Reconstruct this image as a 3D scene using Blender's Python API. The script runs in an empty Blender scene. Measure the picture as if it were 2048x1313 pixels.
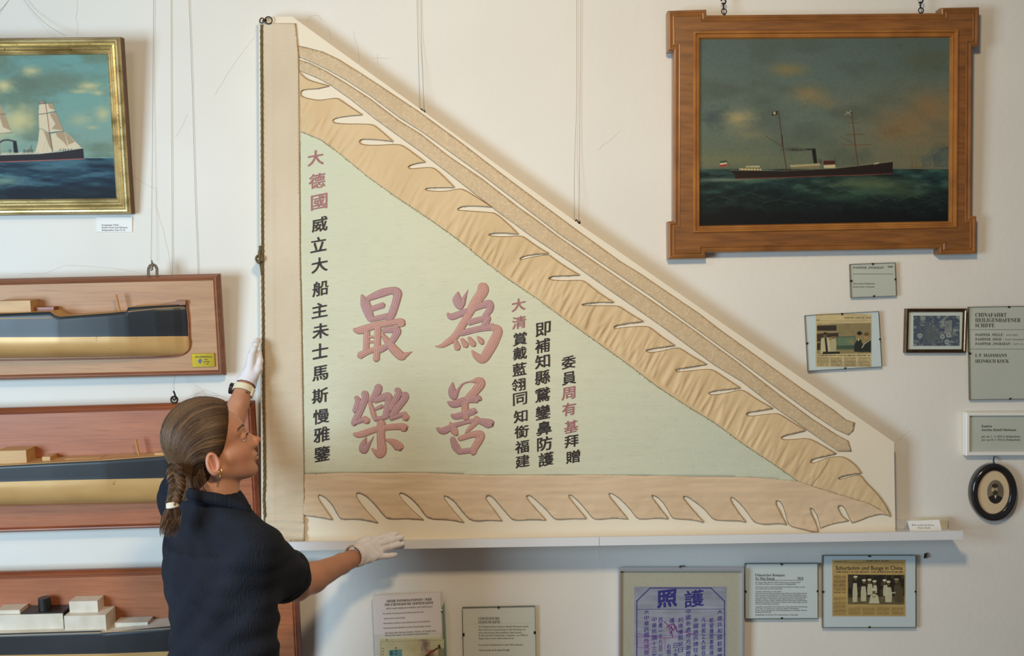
import bpy, math
import numpy as np
from mathutils import Vector, Matrix
from mathutils.geometry import delaunay_2d_cdt
scene = bpy.context.scene
COL = scene.collection
# ---------------------------------------------------------------- camera
CAMD, CAMZ, FPX = 3.0, 1.82, 1980.0
cam = bpy.data.cameras.new('camera'); cam.sensor_width = 36.0; cam.lens = 36.0*FPX/2048.0
cam_o = bpy.data.objects.new('camera', cam); COL.objects.link(cam_o)
cam_o.location = (0, -CAMD, CAMZ); cam_o.rotation_euler = (math.pi/2, 0, 0)
cam.clip_start = 0.05
scene.camera = cam_o
# ---------------------------------------------------------------- view
vs = scene.view_settings
scene.display_settings.display_device = 'sRGB'
vs.view_transform = 'Standard'; vs.look = 'None'; vs.gamma = 1.0; vs.use_curve_mapping = False
vs.exposure = -0.05
# ---------------------------------------------------------------- world and lights
world = bpy.data.worlds.new('world'); scene.world = world; world.use_nodes = True
bg = world.node_tree.nodes['Background']
bg.inputs[0].default_value = (0.76, 0.88, 1.0, 1); bg.inputs[1].default_value = 0.14
def area(name, loc, target, sx, sy, power, color):
    l = bpy.data.lights.new(name, 'AREA'); l.shape = 'RECTANGLE'; l.size = sx; l.size_y = sy
    l.energy = power; l.color = color
    o = bpy.data.objects.new(name, l); COL.objects.link(o); o.location = loc
    o.rotation_euler = (Vector(target)-Vector(loc)).to_track_quat('-Z', 'Y').to_euler()
    return o
# daylight through the tall windows on the left of the room (behind and left of the camera)
area('window_daylight', (-2.9, -3.0, 1.55), (-0.5, 0, 1.4), 1.3, 1.5, 124, (0.60, 0.82, 1.0))
# warm ceiling lamps of the museum room
area('ceiling_lamp', (0.10, -2.3, 2.95), (0.25, 0.0, 1.5), 0.25, 0.25, 36, (1.0, 0.76, 0.47))
area('ceiling_lamp_rear', (-1.2, -2.2, 3.3), (-0.6, 0.0, 1.9), 0.5, 0.5, 6, (1.0, 0.90, 0.76))

# ================================================================ helpers
def lin(c):
    out = []
    for v in c:
        v = v/255.0
        out.append(v/12.92 if v <= 0.04045 else ((v+0.055)/1.055)**2.4)
    return tuple(out)
def lin4(c): return lin(c)+(1.0,)
def P(px, py, d):
    s = (CAMD-d)/FPX
    return np.array([(px-1024.0)*s, -d, CAMZ+(656.5-py)*s])
def Pv(px, py, d):
    px = np.asarray(px, float); py = np.asarray(py, float); d = np.broadcast_to(np.asarray(d, float), px.shape)
    s = (CAMD-d)/FPX
    return np.stack([(px-1024.0)*s, -d, CAMZ+(656.5-py)*s], -1)
ORG = {}
def mesh_obj(name, verts, faces, mat, parent=None, smooth=False, org=None, attr=None):
    verts = np.asarray(verts, float).reshape(-1, 3)
    if parent is not None: o0 = ORG[parent.name]
    elif org is not None: o0 = np.array(org, float)
    else: o0 = (verts.min(0)+verts.max(0))/2
    me = bpy.data.meshes.new(name)
    fl = faces.tolist() if isinstance(faces, np.ndarray) else faces
    me.from_pydata((verts-o0).tolist(), [], fl)
    me.update()
    if smooth: me.polygons.foreach_set('use_smooth', np.ones(len(me.polygons), bool))
    mats = mat if isinstance(mat, (list, tuple)) else [mat]
    for m in mats: me.materials.append(m)
    if attr is not None:
        a = me.color_attributes.new('paint', 'FLOAT_COLOR', 'POINT')
        a.data.foreach_set('color', np.asarray(attr, np.float32).ravel())
    o = bpy.data.objects.new(name, me); COL.objects.link(o)
    if parent is not None: o.parent = parent
    else: o.location = o0
    ORG[o.name] = o0
    return o
def thing(name, label, cat, loc, group=None):
    o = bpy.data.objects.new(name, None); COL.objects.link(o)
    o.empty_display_size = 0.05
    o.location = tuple(loc); ORG[o.name] = np.array(loc, float)
    return tag(o, label, cat, group)
def tag(o, label, cat, group=None):
    o['label'] = label; o['category'] = cat
    if group: o['group'] = group
    return o
class MB:
    def __init__(s): s.v = []; s.f = []; s.n = 0
    def add(s, v, f):
        v = np.asarray(v, float).reshape(-1, 3); s.v.append(v)
        n = s.n
        if isinstance(f, np.ndarray): f = f.tolist()
        s.f += [[i+n for i in q] for q in f]
        s.n += len(v)
    def obj(s, name, mat, parent=None, **k): return mesh_obj(name, np.concatenate(s.v), s.f, mat, parent, **k)
def box(c, ax, hs, bev=0.0):
    """box at c, axes ax (3 vecs), half sizes; bev chamfers the front (third axis +) edges"""
    c = np.asarray(c, float); ax = [np.asarray(a, float) for a in ax]
    v = []
    ring = [(-1, -1), (1, -1), (1, 1), (-1, 1)]
    levels = [(0, -1), (0, 1-(bev/hs[2] if bev else 0))]
    if bev: levels.append((bev, 1))
    for ins, w in levels:
        for a, b in ring:
            v.append(c+ax[0]*a*(hs[0]-ins)+ax[1]*b*(hs[1]-ins)+ax[2]*w*hs[2])
    f = [[3, 2, 1, 0]]
    for l in range(len(levels)-1):
        for i in range(4):
            f.append([l*4+i, l*4+(i+1) % 4, (l+1)*4+(i+1) % 4, (l+1)*4+i])
    t = (len(levels)-1)*4
    f.append([t, t+1, t+2, t+3])
    return v, f
def tube(pts, r, n=6, closed=False, cap=True, flat=None):
    pts = np.asarray(pts, float); m = len(pts)
    r = np.broadcast_to(np.asarray(r, float), (m,))
    if closed: tan = np.roll(pts, -1, 0)-np.roll(pts, 1, 0)
    else: tan = np.gradient(pts, axis=0)
    tan /= (np.linalg.norm(tan, axis=1, keepdims=True)+1e-12)
    ref = np.array([0., 0., 1.]) if abs(tan[0][2]) < 0.9 else np.array([1., 0, 0])
    u = np.cross(tan[0], ref); u /= np.linalg.norm(u)
    V = []
    for i in range(m):
        u = u-tan[i]*np.dot(u, tan[i]); u /= (np.linalg.norm(u)+1e-12)
        w = np.cross(tan[i], u)
        a = np.arange(n)*2*math.pi/n
        V.append(pts[i]+r[i]*(np.cos(a)[:, None]*u+np.sin(a)[:, None]*w))
    V = np.concatenate(V)
    F = []
    for i in range(m if closed else m-1):
        j = (i+1) % m
        for k in range(n):
            k2 = (k+1) % n
            F.append([i*n+k, j*n+k, j*n+k2, i*n+k2])
    if cap and not closed:
        F.append(list(range(n))); F.append([(m-1)*n+k for k in range(n)][::-1])
    return V, F
def tubes_batch(paths, r, n=4):
    """paths (K,M,3), r (K,M); fast strand tubes"""
    K, Mn, _ = paths.shape
    tan = np.gradient(paths, axis=1); tan /= np.linalg.norm(tan, axis=2, keepdims=True)+1e-12
    ref = np.array([0.31, 0.52, 0.79]); u = np.cross(tan, ref); u /= np.linalg.norm(u, axis=2, keepdims=True)+1e-9
    w = np.cross(tan, u)
    a = np.arange(n)*2*math.pi/n
    V = paths[:, :, None, :]+r[:, :, None, None]*(np.cos(a)[None, None, :, None]*u[:, :, None, :]+np.sin(a)[None, None, :, None]*w[:, :, None, :])
    idx = np.arange(K*Mn*n).reshape(K, Mn, n)
    A = idx[:, :-1, :]; B = idx[:, 1:, :]
    F = np.stack([A, B, np.roll(B, -1, 2), np.roll(A, -1, 2)], -1).reshape(-1, 4)
    return V.reshape(-1, 3), F
def torus(c, n1, n2, R, r, nu=28, nv=8, arc=None):
    a = np.linspace(0, 2*math.pi, nu, endpoint=False) if arc is None else np.linspace(arc[0], arc[1], nu)
    pts = np.asarray(c)+R*(np.cos(a)[:, None]*np.asarray(n1)+np.sin(a)[:, None]*np.asarray(n2))
    return tube(pts, r, nv, closed=arc is None)
def smooth_path(pts, n):
    pts = np.asarray(pts, float); m = len(pts)
    t = np.linspace(0, m-1, n); i = np.clip(t.astype(int), 0, m-2); f = (t-i)[:, None]
    g = lambda k: pts[np.clip(k, 0, m-1)]
    p0, p1, p2, p3 = g(i-1), g(i), g(i+1), g(i+2)
    return 0.5*((2*p1)+(-p0+p2)*f+(2*p0-5*p1+4*p2-p3)*f*f+(-p0+3*p1-3*p2+p3)*f**3)
def dens(poly, step, closed=True):
    poly = np.asarray(poly, float); out = []
    n = len(poly)
    for i in range(n if closed else n-1):
        a = poly[i]; b = poly[(i+1) % n]; k = max(1, int(round(np.linalg.norm(b-a)/step)))
        for j in range(k): out.append(a+(b-a)*j/k)
    if not closed: out.append(poly[-1])
    return np.array(out)
def _hash(ix, iy, seed):
    h = (ix.astype(np.int64)*374761393+iy.astype(np.int64)*668265263+seed*974634777) & 0xffffffff
    h = ((h ^ (h >> 13))*1274126177) & 0xffffffff
    return ((h ^ (h >> 16)) & 0xffff)/65535.0
def noise2(x, y, seed=0):
    x = np.asarray(x, float); y = np.asarray(y, float)
    ix = np.floor(x); iy = np.floor(y); fx = x-ix; fy = y-iy
    fx = fx*fx*(3-2*fx); fy = fy*fy*(3-2*fy)
    a = _hash(ix, iy, seed); b = _hash(ix+1, iy, seed); c = _hash(ix, iy+1, seed); d = _hash(ix+1, iy+1, seed)
    return (a*(1-fx)+b*fx)*(1-fy)+(c*(1-fx)+d*fx)*fy
def fbm(x, y, seed=0, o=4):
    s = 0; a = 1.0; t = 0
    for i in range(o):
        s = s+a*noise2(x*2**i, y*2**i, seed+i*17); t += a; a *= 0.5
    return s/t
def inside(poly, x, y):
    poly = np.asarray(poly, float); r = np.zeros(np.shape(x), bool); n = len(poly)
    for i in range(n):
        x0, y0 = poly[i]; x1, y1 = poly[(i+1) % n]
        if y0 == y1: continue
        c = ((y0 > y) != (y1 > y)) & (x < (x1-x0)*(y-y0)/(y1-y0)+x0)
        r ^= c
    return r
# ---------------------------------------------------------------- materials
def mat(name, c, rough=0.6, metal=0.0, c2=None, nsc=(8, 8, 8), ndet=5, nrange=(0.3, 0.7), bump=0.0, bsc=None, bdet=4,
        attr=False, coat=0.0, spec=0.5, c3=None, n3=(40, 40, 40), r3=(0.55, 0.75), sss=0.0, bdist=0.001, dist=0.0, rvar=0.0, rot=0.0):
    m = bpy.data.materials.new(name); m.use_nodes = True
    nt = m.node_tree; N = nt.nodes; L = nt.links
    b = N['Principled BSDF']
    b.inputs['Roughness'].default_value = rough; b.inputs['Metallic'].default_value = metal
    b.inputs['Specular IOR Level'].default_value = spec
    if coat: b.inputs['Coat Weight'].default_value = coat; b.inputs['Coat Roughness'].default_value = 0.12
    if sss:
        b.inputs['Subsurface Weight'].default_value = sss; b.inputs['Subsurface Radius'].default_value = (1.0, 0.4, 0.2)
        b.inputs['Subsurface Scale'].default_value = 0.008
    tc = N.new('ShaderNodeTexCoord')
    def nz(sc, det, dd=0.0):
        mp = N.new('ShaderNodeMapping'); mp.inputs['Scale'].default_value = sc; mp.inputs['Rotation'].default_value = (0, rot, 0); L.new(tc.outputs['Object'], mp.inputs[0])
        n = N.new('ShaderNodeTexNoise'); n.inputs['Scale'].default_value = 1.0; n.inputs['Detail'].default_value = det
        n.inputs['Distortion'].default_value = dd
        L.new(mp.outputs[0], n.inputs['Vector']); return n
    col = None
    if attr:
        a = N.new('ShaderNodeAttribute'); a.attribute_name = 'paint'; col = a.outputs['Color']
    else: b.inputs['Base Color'].default_value = lin4(c)
    if c2 is not None:
        n = nz(nsc, ndet, dist); r = N.new('ShaderNodeMapRange'); r.inputs['From Min'].default_value = nrange[0]; r.inputs['From Max'].default_value = nrange[1]
        L.new(n.outputs['Fac'], r.inputs['Value'])
        x = N.new('ShaderNodeMix'); x.data_type = 'RGBA'; L.new(r.outputs[0], x.inputs['Factor'])
        x.inputs['A'].default_value = lin4(c); x.inputs['B'].default_value = lin4(c2)
        if attr:
            x.blend_type = 'MULTIPLY'; L.new(col, x.inputs['A']); 
        col = x.outputs['Result']
    if c3 is not None:
        n = nz(n3, 4); r = N.new('ShaderNodeMapRange'); r.inputs['From Min'].default_value = r3[0]; r.inputs['From Max'].default_value = r3[1]
        L.new(n.outputs['Fac'], r.inputs['Value'])
        x = N.new('ShaderNodeMix'); x.data_type = 'RGBA'; L.new(r.outputs[0], x.inputs['Factor'])
        if col is not None: L.new(col, x.inputs['A'])
        else: x.inputs['A'].default_value = lin4(c)
        x.inputs['B'].default_value = lin4(c3); col = x.outputs['Result']
    if col is not None: L.new(col, b.inputs['Base Color'])
    if bump:
        n = nz(bsc or nsc, bdet); bp = N.new('ShaderNodeBump'); bp.inputs['Strength'].default_value = bump; bp.inputs['Distance'].default_value = bdist
        L.new(n.outputs['Fac'], bp.inputs['Height']); L.new(bp.outputs[0], b.inputs['Normal'])
    if rvar:
        n = nz((6, 6, 6), 4); r = N.new('ShaderNodeMapRange'); r.inputs['To Min'].default_value = max(0, rough-rvar); r.inputs['To Max'].default_value = min(1, rough+rvar)
        L.new(n.outputs['Fac'], r.inputs['Value']); L.new(r.outputs[0], b.inputs['Roughness'])
    return m
def glass_mat(name, gl=0.05):
    m = bpy.data.materials.new(name); m.use_nodes = True; nt = m.node_tree; N = nt.nodes; L = nt.links
    N.remove(N['Principled BSDF']); out = N['Material Output']
    t = N.new('ShaderNodeBsdfTransparent'); t.inputs[0].default_value = (0.96, 0.98, 0.97, 1)
    g = N.new('ShaderNodeBsdfGlossy'); g.inputs['Roughness'].default_value = 0.02
    f = N.new('ShaderNodeFresnel'); f.inputs[0].default_value = 1.45
    gm = N.new('ShaderNodeNewGeometry'); sb = N.new('ShaderNodeMath'); sb.operation = 'SUBTRACT'; sb.inputs[0].default_value = 1.0; L.new(gm.outputs['Backfacing'], sb.inputs[1])
    ml = N.new('ShaderNodeMath'); ml.operation = 'MULTIPLY'; L.new(f.outputs[0], ml.inputs[0]); L.new(sb.outputs[0], ml.inputs[1])
    x = N.new('ShaderNodeMixShader'); L.new(ml.outputs[0], x.inputs[0]); L.new(t.outputs[0], x.inputs[1]); L.new(g.outputs[0], x.inputs[2])
    L.new(x.outputs[0], out.inputs[0]); return m
GLASS = glass_mat('pane_glass')
INK = mat('black_ink', (38, 36, 36), 0.7)
INKG = mat('grey_ink', (95, 92, 90), 0.7)
PAINT = mat('printed_picture', (255, 255, 255), 0.55, attr=True)
METAL_D = mat('dark_iron', (60, 52, 46), 0.45, 0.8, c2=(40, 34, 30), nsc=(90, 90, 90))
METAL_S = mat('steel', (170, 165, 155), 0.3, 0.9)
STRING = mat('nylon_string', (168, 160, 140), 0.5)
# ---------------------------------------------------------------- planes that hang on the wall
class Pl:
    def __init__(s, TL, TR, BR, BL, dt, db):
        a, b, c, d = P(*TL, dt), P(*TR, dt), P(*BR, db), P(*BL, db)
        s.c = (a+b+c+d)/4
        ux = (b-a)+(c-d); uz = (a-d)+(b-c)
        s.w = np.linalg.norm(ux)/2; s.h = np.linalg.norm(uz)/2
        s.ux = ux/np.linalg.norm(ux); uz = uz-s.ux*np.dot(uz, s.ux); s.uz = uz/np.linalg.norm(uz)
        s.n = np.cross(s.ux, s.uz)
        if s.n[1] > 0: s.n = -s.n
        s.ppm = FPX/(CAMD-(dt+db)/2)
    def pt(s, u, v, w=0.0): return s.c+s.ux*u+s.uz*v+s.n*w
    def ptv(s, u, v, w):
        u, v, w = np.broadcast_arrays(np.asarray(u, float), np.asarray(v, float), np.asarray(w, float))
        return s.c+u[..., None]*s.ux+v[..., None]*s.uz+w[..., None]*s.n
    def uv(s, px, py, w=0.0):
        o = np.array([0, -CAMD, CAMZ]); px = np.asarray(px, float); py = np.asarray(py, float)
        d = np.stack([(px-1024)/FPX, np.ones_like(px), (656.5-py)/FPX], -1)
        t = np.dot(s.c+s.n*w-o, s.n)/(d@s.n)
        q = o+d*t[..., None]-s.c
        return q@s.ux, q@s.uz
    def ax(s): return (s.ux, s.uz, s.n)
def slab(pl, u0, v0, u1, v1, w0, w1, bev=0.0):
    return box(pl.pt((u0+u1)/2, (v0+v1)/2, (w0+w1)/2), pl.ax(), (abs(u1-u0)/2, abs(v1-v0)/2, abs(w1-w0)/2), bev)
def slab_px(pl, x0, y0, x1, y1, w0, w1, bev=0.0):
    """px box (x0,y0)-(x1,y1) measured on its front face (offset w1)"""
    u0, v0 = pl.uv((x0), (y0), w1); u1, v1 = pl.uv((x1), (y1), w1)
    return slab(pl, float(u0), float(v0), float(u1), float(v1), w0, w1, bev)
def rect_frame(pl, profile, hw=None, hh=None):
    """moulding swept round a rectangle; profile = (inset, w) list from the back outer edge inwards"""
    hw = hw or pl.w/2; hh = hh or pl.h/2
    V = []; m = len(profile)
    for ins, w in profile:
        for a, b in ((-1, -1), (1, -1), (1, 1), (-1, 1)): V.append(pl.pt(a*(hw-ins), b*(hh-ins), w))
    F = []
    for i in range(m):
        j = (i+1) % m
        for k in range(4): F.append([i*4+k, i*4+(k+1) % 4, j*4+(k+1) % 4, j*4+k])
    return V, F
SERIF = {}
for i in range(26):
    SERIF[chr(65+i)] = chr(0x1D400+i); SERIF[chr(97+i)] = chr(0x1D41A+i)
for i in range(10): SERIF[chr(48+i)] = chr(0x1D7CE+i)
_tc = {}
def glyphs(s, offset=0.0, res=3):
    key = (s, offset, res)
    if key in _tc: return _tc[key]
    c = bpy.data.curves.new('txt', 'FONT'); c.body = s; c.size = 1; c.offset = offset; c.resolution_u = res
    o = bpy.data.objects.new('txt', c); COL.objects.link(o); bpy.context.view_layer.update()
    m = bpy.data.meshes.new_from_object(o.evaluated_get(bpy.context.evaluated_depsgraph_get()))
    v = np.array([x.co[:2] for x in m.vertices]).reshape(-1, 2); f = [list(p.vertices) for p in m.polygons]
    bpy.data.objects.remove(o); bpy.data.curves.remove(c); bpy.data.meshes.remove(m)
    _tc[key] = (v, f); return v, f
def put_text(mb, pl, s, x0, y, x1, cap, w, serif=True, off=0.0, center=False):
    """s between px x0..x1 with its baseline at px y and its capitals cap px high, printed on plane offset w"""
    s2 = ''.join(SERIF.get(ch, ch) for ch in s) if serif else s
    v, f = glyphs(s2, off, 1 if cap < 6 else 3)
    if len(v) == 0: return
    mn = v[:, 0].min(); mx = v[:, 0].max()
    X = x0+(v[:, 0]-mn)/(mx-mn)*(x1-x0); Y = y-v[:, 1]/0.69*cap
    if isinstance(y, tuple): pass
    u, vv = pl.uv(X, Y, w)
    mb.add(pl.ptv(u, vv, w), f)
def px_rect(pl, x0, y0, x1, y1, w):
    u, v = pl.uv(np.array([x0, x1, x1, x0]), np.array([y1, y1, y0, y0]), w)
    return pl.ptv(u, v, w), [[0, 1, 2, 3]]
# ---------------------------------------------------------------- painted pictures (the paint itself, stored per point)
class Canvas:
    def __init__(s, x0, y0, x1, y1, k=1.0):
        s.x0, s.y0, s.x1, s.y1 = x0, y0, x1, y1
        s.W = int((x1-x0)*k)+1; s.H = int((y1-y0)*k)+1
        s.X, s.Y = np.meshgrid(np.linspace(x0, x1, s.W), np.linspace(y0, y1, s.H))
        s.a = np.zeros((s.H, s.W, 3)); s.px = (x1-x0)/(s.W-1)
    def mix(s, cov, c):
        s.a += (np.asarray(c, float)-s.a)*np.clip(cov, 0, 1)[..., None]
    def fill(s, c): s.a[:] = c
    def vgrad(s, stops):
        ys = [q[0] for q in stops]
        for i in range(3): s.a[..., i] = np.interp(s.Y, ys, [q[1][i] for q in stops])
    def blob(s, cx, cy, rx, ry, c, al=1.0, seed=None, rough=0.6):
        d = ((s.X-cx)/rx)**2+((s.Y-cy)/ry)**2
        if seed is not None: d = d*(1+rough*2*(fbm(s.X/rx*2.2, s.Y/ry*2.2, seed)-0.5)*2)
        s.mix(al*np.exp(-np.clip(d, 0, 50)*1.2), c)
    def disc(s, cx, cy, rx, ry, c, al=1.0):
        d = np.sqrt(((s.X-cx)/rx)**2+((s.Y-cy)/ry)**2)
        s.mix(al*np.clip((1-d)*min(rx, ry)/s.px+0.5, 0, 1), c)
    def poly(s, pts, c, al=1.0):
        pts = np.asarray(pts, float)
        i0 = max(0, int((pts[:, 0].min()-s.x0)/s.px)-2); i1 = min(s.W, int((pts[:, 0].max()-s.x0)/s.px)+3)
        py = (s.y1-s.y0)/(s.H-1)
        j0 = max(0, int((pts[:, 1].min()-s.y0)/py)-2); j1 = min(s.H, int((pts[:, 1].max()-s.y0)/py)+3)
        if i1 <= i0 or j1 <= j0: return
        X = s.X[j0:j1, i0:i1]; Y = s.Y[j0:j1, i0:i1]; cov = 0
        for a in (-.33, 0, .33):
            for b in (-.33, 0, .33): cov = cov+inside(pts, X+a*s.px, Y+b*py)
        sub = s.a[j0:j1, i0:i1]; sub += (np.asarray(c, float)-sub)*(cov/9.0*al)[..., None]
    def line(s, pts, w, c, al=1.0):
        pts = np.asarray(pts, float)
        for a, b in zip(pts[:-1], pts[1:]):
            i0 = max(0, int((min(a[0], b[0])-w-2-s.x0)/s.px)); i1 = min(s.W, int((max(a[0], b[0])+w+2-s.x0)/s.px)+1)
            j0 = max(0, int((min(a[1], b[1])-w-2-s.y0)/s.px)); j1 = min(s.H, int((max(a[1], b[1])+w+2-s.y0)/s.px)+1)
            if i1 <= i0 or j1 <= j0: continue
            X = s.X[j0:j1, i0:i1]-a[0]; Y = s.Y[j0:j1, i0:i1]-a[1]; d = b-a; L2 = (d*d).sum()+1e-9
            t = np.clip((X*d[0]+Y*d[1])/L2, 0, 1); r = np.hypot(X-t*d[0], Y-t*d[1])
            cov = np.clip((w/2-r)/s.px+0.5, 0, 1)*min(1.0, w/s.px)
            sub = s.a[j0:j1, i0:i1]; sub += (np.asarray(c, float)-sub)*(cov*al)[..., None]
    def noise(s, amp, sx, sy, seed):
        s.a *= (1+amp*(fbm(s.X/sx, s.Y/sy, seed)-0.5)*2)[..., None]
    def textcol(s, x0, y0, x1, y1, lh, c, al=0.6, seed=1):
        m = (s.X > x0) & (s.X < x1) & (s.Y > y0) & (s.Y < y1)
        ph = ((s.Y-y0) % lh)/lh
        s.mix(np.where(m, al*(ph < 0.62)*(noise2(s.X*1.1, np.floor((s.Y-y0)/lh)*7.3, seed) > 0.28), 0), c)
    def build(s, name, pl, w, parent, gain=1.0, m=None, rect=None):
        c = np.clip(s.a, 0, 255)/255.0
        c = np.where(c <= 0.04045, c/12.92, ((c+0.055)/1.055)**2.4)*gain
        u, v = pl.uv(s.X.ravel(), s.Y.ravel(), w)
        V = pl.ptv(u, v, w)
        idx = np.arange(s.W*s.H).reshape(s.H, s.W)
        F = np.stack([idx[1:, :-1], idx[1:, 1:], idx[:-1, 1:], idx[:-1, :-1]], -1).reshape(-1, 4)
        A = np.concatenate([c.reshape(-1, 3), np.ones((s.W*s.H, 1))], 1)
        return mesh_obj(name, V, F, m or PAINT, parent, attr=A)
# ---------------------------------------------------------------- soft solids (signed distance fields meshed by surface nets)
def surfnets(vol, o, h):
    s = vol < 0
    c = np.zeros(np.array(vol.shape)-1, np.int8)
    for a in (0, 1):
        for b in (0, 1):
            for d in (0, 1):
                c += s[a:s.shape[0]-1+a, b:s.shape[1]-1+b, d:s.shape[2]-1+d]
    act = (c > 0) & (c < 8); I = np.argwhere(act)
    idx = -np.ones(act.shape, np.int64); idx[act] = np.arange(len(I))
    cor = [(a, b, d) for a in (0, 1) for b in (0, 1) for d in (0, 1)]
    vals = {q: vol[I[:, 0]+q[0], I[:, 1]+q[1], I[:, 2]+q[2]] for q in cor}
    acc = np.zeros((len(I), 3)); cnt = np.zeros(len(I))
    for q in cor:
        for ax in range(3):
            if q[ax]: continue
            q2 = list(q); q2[ax] = 1; q2 = tuple(q2)
            a, b = vals[q], vals[q2]; m = (a < 0) != (b < 0)
            t = np.where(m, a/np.where(a == b, 1, a-b), 0)
            p = np.tile(np.array(q, float), (len(I), 1)); p[:, ax] += t
            acc += p*m[:, None]; cnt += m
    V = o+h*(I+acc/cnt[:, None])
    F = []
    for ax in range(3):
        u, w = (ax+1) % 3, (ax+2) % 3
        sl0 = [slice(None)]*3; sl1 = [slice(None)]*3
        sl0[ax] = slice(0, -1); sl1[ax] = slice(1, None)
        d = s[tuple(sl0)] != s[tuple(sl1)]
        J = np.argwhere(d)
        J = J[(J[:, u] > 0) & (J[:, w] > 0) & (J[:, u] < s.shape[u]-1) & (J[:, w] < s.shape[w]-1)]
        neg = s[J[:, 0], J[:, 1], J[:, 2]]
        def cid(du, dw):
            K = J.copy(); K[:, u] -= du; K[:, w] -= dw; return idx[K[:, 0], K[:, 1], K[:, 2]]
        q = np.stack([cid(1, 1), cid(0, 1), cid(0, 0), cid(1, 0)], 1)
        q[~neg] = q[~neg][:, ::-1]
        F.append(q)
    F = np.concatenate(F); F = F[(F >= 0).all(1)]
    return V, F
def sdf_grid(fun, lo, hi, h):
    lo = np.array(lo, float); hi = np.array(hi, float)
    ax = [np.arange(lo[i], hi[i]+h, h) for i in range(3)]
    G = np.meshgrid(*ax, indexing='ij')
    return surfnets(fun(np.stack(G, -1)), lo, h)
def smin(a, b, k):
    hh = np.clip(0.5+0.5*(b-a)/k, 0, 1); return b*(1-hh)+a*hh-k*hh*(1-hh)
def smax(a, b, k): return -smin(-a, -b, k)
def rc(p, a, b, ra, rb):
    a = np.asarray(a, float); b = np.asarray(b, float); d = b-a
    t = np.clip(((p-a)@d)/(d@d+1e-12), 0, 1)
    return np.linalg.norm(p-a-t[..., None]*d, axis=-1)-(ra+(rb-ra)*t)
def ell(p, c, r, R=None):
    q = p-np.asarray(c, float)
    if R is not None: q = q@np.asarray(R)   # R columns = axes
    r = np.asarray(r, float)
    k0 = np.linalg.norm(q/r, axis=-1); k1 = np.linalg.norm(q/(r*r), axis=-1)
    return k0*(k0-1)/(k1+1e-9)
def chain(p, pts, k=0.01):
    """pts: list of (pos, radius)"""
    d = None
    for (a, ra), (b, rb) in zip(pts[:-1], pts[1:]):
        e = rc(p, a, b, ra, rb); d = e if d is None else smin(d, e, k)
    return d
# ================================================================ the room
WALLM = mat('white_plaster', (228, 225, 218), 0.75, c2=(221, 217, 209), nsc=(2.2, 2.2, 2.2), bump=0.35, bsc=(55, 55, 55), bdet=5, bdist=0.0016)
w = MB(); w.add(*box((0, 0.05, 1.6), ((1, 0, 0), (0, 0, 1), (0, -1, 0)), (5.0, 1.75, 0.05)))
wall = w.obj('wall_back', WALLM); wall['kind'] = 'structure'
FLOORM = mat('oak_floor', (150, 115, 80), 0.45, c2=(120, 88, 58), nsc=(3, 40, 3))
w = MB(); w.add(*box((0, -2.2, -0.05), ((1, 0, 0), (0, 1, 0), (0, 0, 1)), (5.0, 2.2, 0.05)))
o = w.obj('floor', FLOORM); o['kind'] = 'structure'
o = MB(); o.add(*box((0, -0.012, 0.05), ((1, 0, 0), (0, 0, 1), (0, -1, 0)), (5.0, 0.05, 0.012), 0.004)); o = o.obj('baseboard_back', mat('white_paint', (225, 222, 214), 0.5)); o['kind'] = 'structure'
# hairline cracks of the plaster
CRACK = mat('crack', (178, 170, 154), 0.9)
cr = MB()
cracks = [[(154, 0), (155, 18), (152, 36), (156, 52), (154, 70)],
          [(265, 352), (280, 362), (296, 372), (312, 378), (314, 395), (311, 410), (320, 440), (328, 462), (331, 480), (336, 500), (340, 525), (343, 552)],
          [(38, 553), (45, 547), (70, 548), (88, 548), (112, 538), (132, 531), (160, 532), (190, 534), (230, 537), (275, 545)],
          [(707, 62), (710, 80), (716, 96), (719, 125)], [(655, 55), (660, 68), (661, 80)], [(614, 45), (622, 32), (636, 30), (646, 42)],
          [(508, 75), (470, 125), (445, 165), (430, 190)], [(375, 228), (366, 250), (352, 275)],
          [(1820, 862), (1806, 872), (1795, 884), (1790, 892)], [(1240, 262), (1222, 280), (1205, 290), (1198, 300)],
          [(745, 116), (764, 116), (782, 117)], [(755, 108), (756, 130)], [(388, 770), (402, 778), (412, 790)]]
for ln in cracks:
    q = dens(np.array(ln, float), 6, False); q += (noise2(q[:, 0], q[:, 1], 4)-0.5)[:, None]*np.array([1.5, 0.5])
    pts = Pv(q[:, 0], q[:, 1], 0.0002); cr.add(*tube(pts, 0.00030, 4))
cr.obj('crack', CRACK, wall)
# ================================================================ display board, ledges
DB = 0.062      # front of the board
BOARDM = mat('cream_board', (230, 219, 198), 0.7, c2=(226, 214, 192), nsc=(3, 3, 3), bump=0.05, bsc=(300, 300, 300))
def extrude_px(outline, d1, d0, step=None):
    q = np.asarray(outline, float); n = len(q)
    f = Pv(q[:, 0], q[:, 1], d1); b = f.copy(); b[:, 1] = -d0
    V = np.concatenate([f, b]); r = delaunay_2d_cdt([Vector(p) for p in q], [], [list(range(n))], 1, 1e-6)
    F = [list(t) for t in r[2]]
    # orient towards the camera
    F = [t if np.cross(V[t[1]]-V[t[0]], V[t[2]]-V[t[0]])[1] < 0 else t[::-1] for t in F]
    F += [[i+n for i in t[::-1]] for t in F]
    for i in range(n):
        j = (i+1) % n; F.append([i, i+n, j+n, j])
    return V, F
def ledge_top(x):
    yt = 1085.0+(x-600)*(1063.0-1085.0)/(1925-600); z = P(x, yt+17.0, 0.13)[2]+0.0112
    xw = x; return 656.5-(z-CAMZ)*FPX/(CAMD-DB)
bo = [(517, 34), (584, 33), (1159, 449), (1788, 885), (1791, ledge_top(1791)), (523, ledge_top(523))]
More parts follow.
